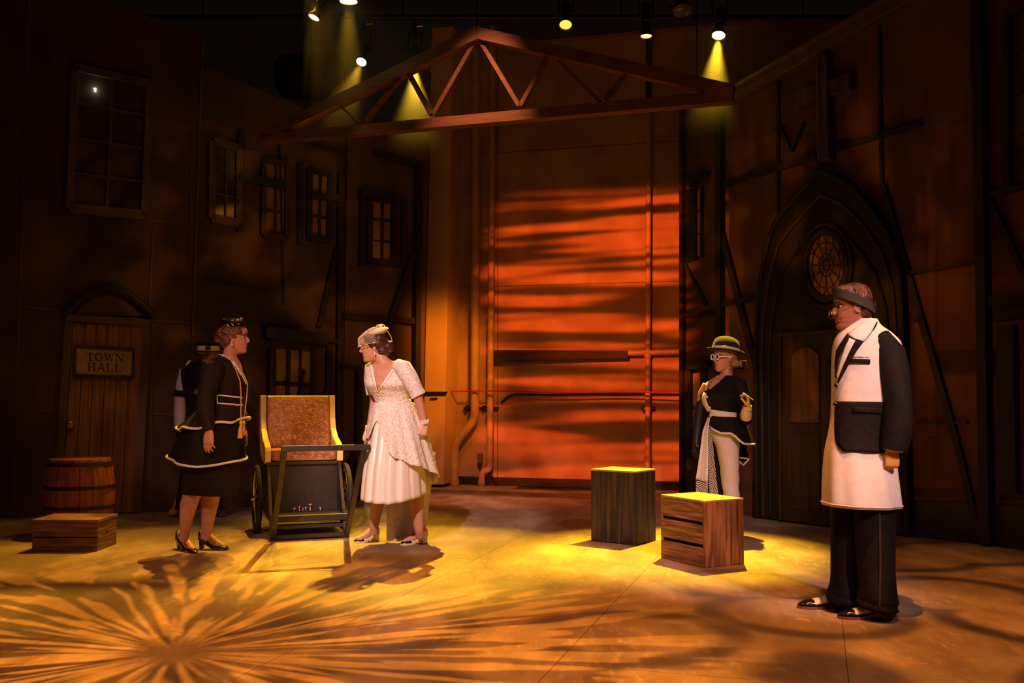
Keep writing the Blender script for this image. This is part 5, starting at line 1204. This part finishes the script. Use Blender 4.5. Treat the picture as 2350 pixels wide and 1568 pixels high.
mb.tube([j(1624, 884, .02), j(1612, 905, .03), j(1604, 960, .04), j(1597, 1025, .0)], [.045, .040, .034, .026], 12)
mb.tube([j(1698, 890, -.04), j(1712, 962, -.10)], [.045, .038], 12); mb.tube([j(1712, 962, -.10), j(1714, 948, -.16)], [.036, .030], 12)
mb.tube([j(1672, 1005, -.02), j(1676, 1110, -.0), j(1681, 1205, 0)], [.055, .045, .034], 12); mb.tube([j(1652, 1005, .06), j(1648, 1110, .1), j(1646, 1200, .1)], [.055, .045, .034], 12)
fuse('body', mb, SKIN, P, .005, 3); h.eyes(P, LIPS, BROW)
hairbuild('hair', BLOND_H, P, [((-.028, 0, .035), (.092, .086, .082)), ((-.085, 0, -.035), (.050, .066, .048)), ((-.125, .0, -.04), (.036, .045, .034))], h, .006, .004)
mb = MB(); rg = random.Random(4)
for k in range(12): a = rg.uniform(-.06, .06); mb.tube([h.p(-.13, a, -.02), h.p(-.165 - rg.uniform(0, .02), a * 1.3, -.03 + rg.uniform(-.03, .02)), h.p(-.18 - rg.uniform(0, .02), a * 1.4, -.06 + rg.uniform(-.03, .04))], [.005, .004, .001], 5)
mb.build('hair_wisps', BLOND_H, P)
# bowler hat, tilted
hr = h.R @ Matrix.Rotation(math.radians(-9), 3, 'Y'); hc = h.p(-.014, 0, .058)
prof = [(.150, .0), (.156, .008), (.153, .012), (.132, .004), (.112, .006), (.109, .03), (.107, .06), (.097, .092), (.076, .114), (.045, .127), (.004, .131)]
mb = MB(); mb.rings([[hc + hr @ V((r * 1.06 * math.cos(t), r * .94 * math.sin(t), z + (.012 * abs(math.sin(t)) ** 2 if i < 3 else 0))) for t in [2 * math.pi * k / 40 for k in range(40)]] for i, (r, z) in enumerate([(.002, -.004), (.12, -.004)] + prof)])
bh = mb.build('bowler_hat', mat('black_felt', (.012, .011, .008), (.017, .015, .011), 40, .85, .05, sheen=.12, spec=.2), P)
R_ = lambda r, z: [hc + hr @ V((r * 1.06 * math.cos(t), r * .94 * math.sin(t), z)) for t in [2 * math.pi * k / 40 for k in range(40)]]
MB().rings([R_(.1115, .008), R_(.1145, .010), R_(.1125, .036), R_(.109, .036)], cap=False).build('hat_band', mat('grey_white_ribbon', (.62, .60, .66), rough=.5), bh)
mb = MB(); mb.box(hc + hr @ V((.075, .088, .024)), (.03, .012, .024), hr); mb.build('band_bow', MATS['grey_white_ribbon'], bh, smooth=False, bevel=.004)
# white sunglasses
sg2 = MB()
for q in (-1, 1):
    sg2.tube([h.p(.098, q * .033 + .023 * math.cos(t), .012 + .023 * math.sin(t)) for t in [2 * math.pi * i / 24 for i in range(25)]], .0055, 8)
    sg2.tube([h.p(.097, q * .056, .014), h.p(.05, q * .078, .013), h.p(-.02, q * .080, .010)], .0042, 6, flat=(.7, 1.4))
sg2.tube([h.p(.099, -.012, .016), h.p(.103, 0, .018), h.p(.099, .012, .016)], .004, 6); so = sg2.build('sunglasses', PIP, P)
for q in (-1, 1): MB().ell(h.p(.096, q * .033, .012), (.003, .021, .021), h.R, 16, 8).build('dark_lens', PATENT, so)
er = MB(); er.tube([h.p(-.008, .082, -.034), h.p(-.008, .084, -.075)], .006, 6); er.ell(h.p(-.008, .084, -.08), (.009,) * 3); er.build('earring', CHROME, P)
MB().tube([bod.on(x, y, .004) for x, y in ((1644, 863), (1650, 868), (1658, 874), (1666, 877))], .0035, 6).build('necklace', PIP, P)
MB().tube([bod.on(x, y, .004) for x, y in ((1634, 876), (1627, 885), (1621, 897))], .002, 5).build('strap', BLK, P)
ln = lambda x: 899 - (x - 1628) * (899 - 849) / (1682 - 1628)
def onesh(x, y, th):
    if math.sin(th) < -.2: return y > 872
    return y > (ln(x) if x > 1628 else 893 + (1628 - x) * .4)
JK = mat('black_jacket_cloth', (.005, .0045, .005), (.008, .007, .0075), 30, .8, .05, spec=.2)
jk = bod.sheet(0, 2 * math.pi, 90, 60, .004, None, keep=onesh).build('jacket', JK, P); thick(jk, .004)
strip('white_front', bod, [(1616, 899), (1609.5, 914), (1613, 930), (1625, 946)], [(1622, 900), (1620, 915), (1625, 930), (1632, 940)], WHITE, jk, .010, .004, 12, 3)
strip('lapel', bod, [(1613, 897), (1628, 896), (1648, 879), (1666, 862)], [(1618, 902), (1634, 903), (1656, 887), (1676, 868)], JK, jk, .012, .004, 10, 3)
strip('waistband', bod, [(1630, 940), (1660, 944), (1691, 948)], [(1628, 954), (1660, 957), (1690, 960)], WHITE, jk, .012, .005, 14, 4)
for x, y in ((1622, 911), (1629, 936), (1631, 955)): MB().ell(bod.on(x, y, .014), (.010, .006, .010), None, 10, 8).build('button', PIP, jk)
MB().tube([j(1682, 878, -.02), j(1698, 886, -.05), j(1706, 912, -.08), j(1711, 940, -.10), j(1713, 962, -.11)], [.045, .070, .058, .050, .044], 16).build('sleeve', JK, P)
MB().ell(j(1713, 963, -.11), (.052, .055, .045)).build('sleeve_cuff', JK, P)
mb = MB(); mb.ell(j(1700, 882, -.05), (.05, .045, .022)); mb.build('epaulette', JK, P)
GY = mat('butter_yellow_glove', (.70, .50, .16), (.62, .43, .12), 20, .55, .1); GC = mat('cream_glove_cuff', (.70, .56, .42), rough=.6)
MB().tube([j(1712, 958, -.14), j(1713, 947, -.18), j(1716, 932, -.215)], [.047, .045, .034], 14).build('glove_cuff', GC, P)
mb = MB(); hw = j(1718, 935, -.215); hand(mb, hw, (-.15, -.25, 1), (1, -.15, .1), (-.2, -1, 0), .172, (.35, .75, .95, 1.05), .7, .10); mb.tube([hw - V((0, 0, .03)), hw + V((0, 0, .01))], [.030, .026], 12); fuse('glove', mb, GY, P, .004, 2)
NV = mat('navy_black_glove', (.012, .011, .022), rough=.5)
MB().tube([j(1618, 905, .03), j(1607, 935, .035), j(1602, 970, .04), j(1597, 1022, .0)], [.044, .044, .040, .032], 14).build('long_glove', NV, P)
mb = MB(); hand(mb, j(1597, 1015, .0), (-.1, -.1, -1), (-.6, .8, 0), (-.5, -.8, 0), .165, (.4, .45, .5, .55)); fuse('glove', mb, NV, P, .005, 2)
pg = Gar(Y0, [(955, 1660, 35, .125), (972, 1665, 42, .15), (995, 1670, 48, .18), (1020, 1675, 51, .20), (1045, 1678, 50, .2)])
PH = [(1622, 975), (1630, 980), (1640, 987), (1654, 994), (1666, 993), (1676, 993), (1686, 999), (1693, 1006), (1705, 1016), (1727, 1019)]
def phy(x):
    if x <= PH[0][0]: return PH[0][1]
    for (a, b), (c, d) in zip(PH, PH[1:]):
        if x <= c: return b + (d - b) * (x - a) / (c - a)
    return PH[-1][1]
TPP = [pg.tpy(y) for y in range(955, 1046)]
def phem(th):
    if math.sin(th) < 0: k = (1 + math.cos(th)) / 2; return pg.tpy(975 + 45 * min(1, k * 1.6))
    t = 2.0
    for _ in range(10): x, y = proj(pg.pt(th, t)); t = TPP[int(max(0, min(90, phy(x) - 955)))]
    return max(.6, t)
pp_ = pg.sheet(0, 2 * math.pi, 90, 16, .004, lambda th, t: .014 * t * math.sin(5 * th), tend=phem); po = thick(pp_.build('peplum', JK, P), .004); hemtube(pp_.R[-1], .0085, 'hem_piping', PIP, po)
mb = MB(); mb.tube([j(1696, 1050, .05), j(1719, 1054, .02), j(1706, 1068, .0), j(1697, 1060, .06)], .008, 6); mb.build('tail_piping', PIP, po)
mb = MB(); mb.prism([j(1690, 1000, .10), j(1712, 1020, .08), j(1719, 1054, .04), j(1700, 1064, .05), j(1694, 1040, .10)], [j(1690, 1000, .11), j(1712, 1020, .09), j(1719, 1054, .05), j(1700, 1064, .06), j(1694, 1040, .11)]); mb.build('coat_tail', JK, po, smooth=False)
wr = lambda th, t: .004 * math.sin(26 * t + 2 * th) * (t > .45) + .002 * math.sin(50 * t + th)
g1 = Gar(Y0, [(975, 1664, 32, .115), (1000, 1665, 31, .11, -.02), (1028, 1670, 25, .10, -.03), (1075, 1674, 20, .085, -.02), (1110, 1676, 18, .075), (1145, 1679, 18, .075), (1180, 1681, 16, .07), (1212, 1682, 17, .075)])
tw = g1.sheet(math.pi * -.06, math.pi * 1.12, 40, 50, .004, wr).build('white_trouser_leg', mat('white_denim', (.70, .64, .70), (.66, .60, .66), 20, .7, .08), P); thick(tw, .004)
thick(g1.sheet(math.pi * -.9, math.pi * .02, 30, 40, .007, wr).build('black_trouser_back', JK, P), .004)
g2 = Gar(Y0, [(1000, 1650, 20, .10, .08), (1060, 1648, 18, .085, .1), (1145, 1647, 16, .075, .1), (1212, 1646, 16, .075, .1)]); thick(g2.sheet(0, 2 * math.pi, 28, 24, 0, wr).build('black_trouser_leg', JK, P), .004)
strip_m = bpy.data.materials.new('black_white_wave_print'); strip_m.use_nodes = True; nt = strip_m.node_tree; pb = nt.nodes['Principled BSDF']
tc = nt.nodes.new('ShaderNodeTexCoord'); wv = nt.nodes.new('ShaderNodeTexWave'); wv.wave_type = 'RINGS'; wv.rings_direction = 'SPHERICAL'; wv.inputs['Scale'].default_value = 22; wv.inputs['Distortion'].default_value = 0
fr_ = nt.nodes.new('ShaderNodeVectorMath'); fr_.operation = 'MODULO'; nt.links.new(nmap(nt, tc.outputs['Object'], loc=(2, 0, 2), scale=(1, 0, 1)), fr_.inputs[0]); fr_.inputs[1].default_value = (.075, 1, .085)
nt.links.new(fr_.outputs[0], wv.inputs['Vector']); rr = nramp(nt, wv.outputs['Fac'], .45, .55)
mx = nt.nodes.new('ShaderNodeMix'); mx.data_type = 'RGBA'; nt.links.new(rr, mx.inputs[0]); mx.inputs[6].default_value = (.012, .012, .012, 1); mx.inputs[7].default_value = (.75, .72, .68, 1); nt.links.new(mx.outputs[2], pb.inputs['Base Color'])
def drape(name, m, L_, R_, dv, par, amp=.012, n=20, c=12, k=9):
    L_ = resample(L_, n); R_ = resample(R_, n); vs = []
    for a, b in zip(L_, R_):
        for i in range(c + 1): q = a.lerp(b, i / c); vs.append(j(q.x, q.y, dv + amp * math.sin(i * k / c) ))
    mb = MB(); mb.add(vs, [(i * (c + 1) + q, i * (c + 1) + q + 1, (i + 1) * (c + 1) + q + 1, (i + 1) * (c + 1) + q) for i in range(n - 1) for q in range(c)]); return thick(mb.build(name, m, par), .003)
drape('white_sash', WHITE, [(1625, 958), (1613, 990), (1608, 1030), (1603, 1065), (1597, 1100)], [(1629, 958), (1624, 990), (1625, 1040), (1625, 1075), (1624, 1108)], -.17, P, .014)
drape('print_scarf', strip_m, [(1626, 980), (1627, 1040), (1627, 1090), (1630, 1150)], [(1632, 980), (1638, 1040), (1643, 1090), (1650, 1150)], -.15, P, .010, k=5)
drape('print_tail', strip_m, [(1597, 1103), (1598, 1120), (1594, 1145)], [(1625, 1109), (1624, 1125), (1626, 1148)], -.16, P, .010)
shoe('boot', at(1690, 1222, 8.30), at(1672, 1230, 8.12), P, 'boot', [PATENT]); shoe('boot', at(1650, 1222, 8.42), at(1626, 1228, 8.24), P, 'boot', [PATENT])
# cigarette held between the gloved fingers
c0 = at(1712, 907, 8.26 - .29); c1 = at(1728, 918, 8.26 - .22)
cg_ = empty('cigarette', c1, 'white cigarette in the raised yellow glove', 'cigarette'); MB().tube([c0.lerp(c1, .12), c1], .0042, 8).build('paper', PIP, cg_); MB().tube([c0, c0.lerp(c1, .12)], .0043, 8).build('tip', mat('tan_filter', (.5, .26, .1)), cg_)

# ================================================================== man in cap behind
Y0 = 9.4; j = J(Y0)
b0 = G(452, 1181); P = person('person in a peaked cap, half hidden behind the black tiered dress', b0.x, b0.y)
h = Head(j(478, 817), -75, -3, 0, 1.0)
mb = MB(); h.mesh(mb); mb.tube([h.p(-.02, 0, -.05), j(468, 842), j(462, 858)], [.056, .056, .07], 14)
bod = Gar(Y0, [(838, 463, 20, .07), (846, 460, 42, .11), (862, 459, 44, .13), (900, 460, 38, .125), (940, 462, 34, .12), (985, 462, 37, .13), (1010, 462, 38, .13)])
bod.solid(mb, 24, None, -.012)
mb.tube([j(424, 858, 0), j(417, 920, .02), j(410, 985, -.05)], [.05, .04, .028], 12); mb.tube([j(500, 858, 0), j(506, 920, .02), j(508, 985, -.05)], [.05, .04, .028], 12)
mb.tube([j(445, 1000, 0), j(432, 1090, 0), j(415, 1165, 0)], [.08, .06, .045], 12); mb.tube([j(480, 1000, 0), j(492, 1090, 0), j(500, 1165, 0)], [.08, .06, .045], 12)

fuse('body', mb, SKIN, P, .006, 3); h.eyes(P, LIPN, BROW)
mb = MB(); mb.ell(h.p(.06, 0, -.085), (.045, .055, .045), h.R); mb.ell(h.p(.0, 0, -.045), (.085, .074, .05), h.R); mb.build('beard', BROW, P)
hairbuild('hair', BROW, P, [((-.03, 0, .035), (.09, .084, .08)), ((-.06, 0, -.02), (.05, .07, .06))], h, .007, .001)
for hx, sg3 in ((409, -1), (509, 1)):
    mb = MB(); hand(mb, j(hx, 981, -.05), (-.05 * sg3, -.1, -1), (.8 * sg3, -.6, 0), (-.4 * sg3, -.9, 0), .175, (.4, .45, .5, .55)); fuse('glove', mb, JK, P, .005, 2)
hc = h.p(0, 0, .06); R_ = lambda r, z, dx=0: [hc + h.R @ V((dx + r * 1.08 * math.cos(t), r * .92 * math.sin(t), z)) for t in [2 * math.pi * k / 32 for k in range(32)]]
cp = MB().rings([R_(.10, -.012), R_(.107, -.01), R_(.106, .035), R_(.118, .05), R_(.120, .062), R_(.10, .076), R_(.05, .082), R_(.004, .083)]).build('peaked_cap', JK, P)
MB().rings([R_(.1085, -.010), R_(.112, -.008), R_(.111, .034), R_(.1075, .036)], cap=False).build('cap_band', WHITE, cp)
mb = MB(); mb.rings([[hc + h.R @ V((.03 + (r * 1.08) * math.cos(t), r * .98 * math.sin(t), z - .02 * max(0, math.cos(t)) * (r > .12))) for t in [-1.35 + 2.7 * k / 20 for k in range(21)]] for r, z in ((.085, -.012), (.145, -.022), (.145, -.028), (.085, -.018))], cap=False, closed=False); thick(mb.build('peak', PATENT, cp), .003)
bd = MB(); cb = hc + h.R @ V((.121, 0, .014)); Rb = (h.R @ V((1, 0, 0))).to_track_quat('Z', 'Y').to_matrix(); bd.lathe([(.002, .004), (.010, .004), (.012, .0), (.024, .0), (.026, .006), (.022, .009), (.014, .007), (.010, .012), (.002, .012)], cb, 18, Rb); bd.build('cap_badge', mat('black_brass_badge', (.10, .06, .02), rough=.3, metal=.7), cp)
thick(bod.sheet(0, 2 * math.pi, 40, 24, .0).build('waistcoat', JK, P), .004)
GS = mat('lilac_grey_shirting', (.42, .37, .42), (.38, .33, .38), 18, .75, .15)
sl = MB(); sl.tube([j(440, 848, 0), j(425, 856, 0), j(418, 880, .01), j(416, 910, .02), j(414, 945, .0), j(412, 980, -.04)], [.055, .062, .058, .060, .062, .050], 16)
for i, p in enumerate(sl.v): sl.v[i] = p + V((.003 * math.sin(p.z * 110), 0, 0))
so = sl.build('shirt_sleeve', GS, P); MB().tube([j(417, 895, .015), j(416, 909, .02)], [.068, .069], 16).build('arm_band', JK, so)
MB().tube([j(484, 848, 0), j(498, 856, 0), j(504, 900, .01), j(508, 980, -.04)], [.055, .062, .058, .05], 16).build('shirt_sleeve', GS, P)
mb = MB(); mb.rings([[j(x, y, dv) for x, y, dv in r] for r in ([(437, 834, -.06), (448, 832, -.13), (470, 834, -.15), (486, 840, -.12)], [(424, 842, -.08), (440, 858, -.16), (470, 860, -.17), (492, 850, -.14)], [(420, 878, -.09), (436, 882, -.16), (468, 884, -.17), (490, 880, -.14)])], cap=False, closed=False); thick(mb.build('shoulder_cape', JK, P), .005)
for k in range(3): MB().tube([j(428 + k * 3, 838 - k * 2.5, -.11), j(431 + k * 3, 830 - k * 1.5, -.06)], .006, 6).build('epaulette_cord', CORD, P)
for k in range(4): MB().tube([j(452 + (4 + k * 3) * math.cos(t), 888 + (5 + k * 3.5) * math.sin(t), -.145) for t in [math.pi * .35 + i * .12 for i in range(10)]], .0016, 5).build('braid_arc', PIP, P)
for cx, px_ in ((447, 415), (478, 499)):
    g = Gar(Y0, [(990, cx, 22, .12), (1060, (cx * 2 + px_) / 3, 18, .10), (1120, (cx + px_ * 2) / 3, 15, .085), (1168, px_, 13, .08)]); thick(g.sheet(0, 2 * math.pi, 24, 16).build('trouser_leg', JK, P), .004)
TB = mat('tan_boot_leather', (.55, .33, .12), (.48, .27, .09), 12, .5)
shoe('boot', G(415, 1176), G(392, 1186), P, 'boot', [TB]); shoe('boot', G(499, 1173), G(508, 1187), P, 'boot', [TB])
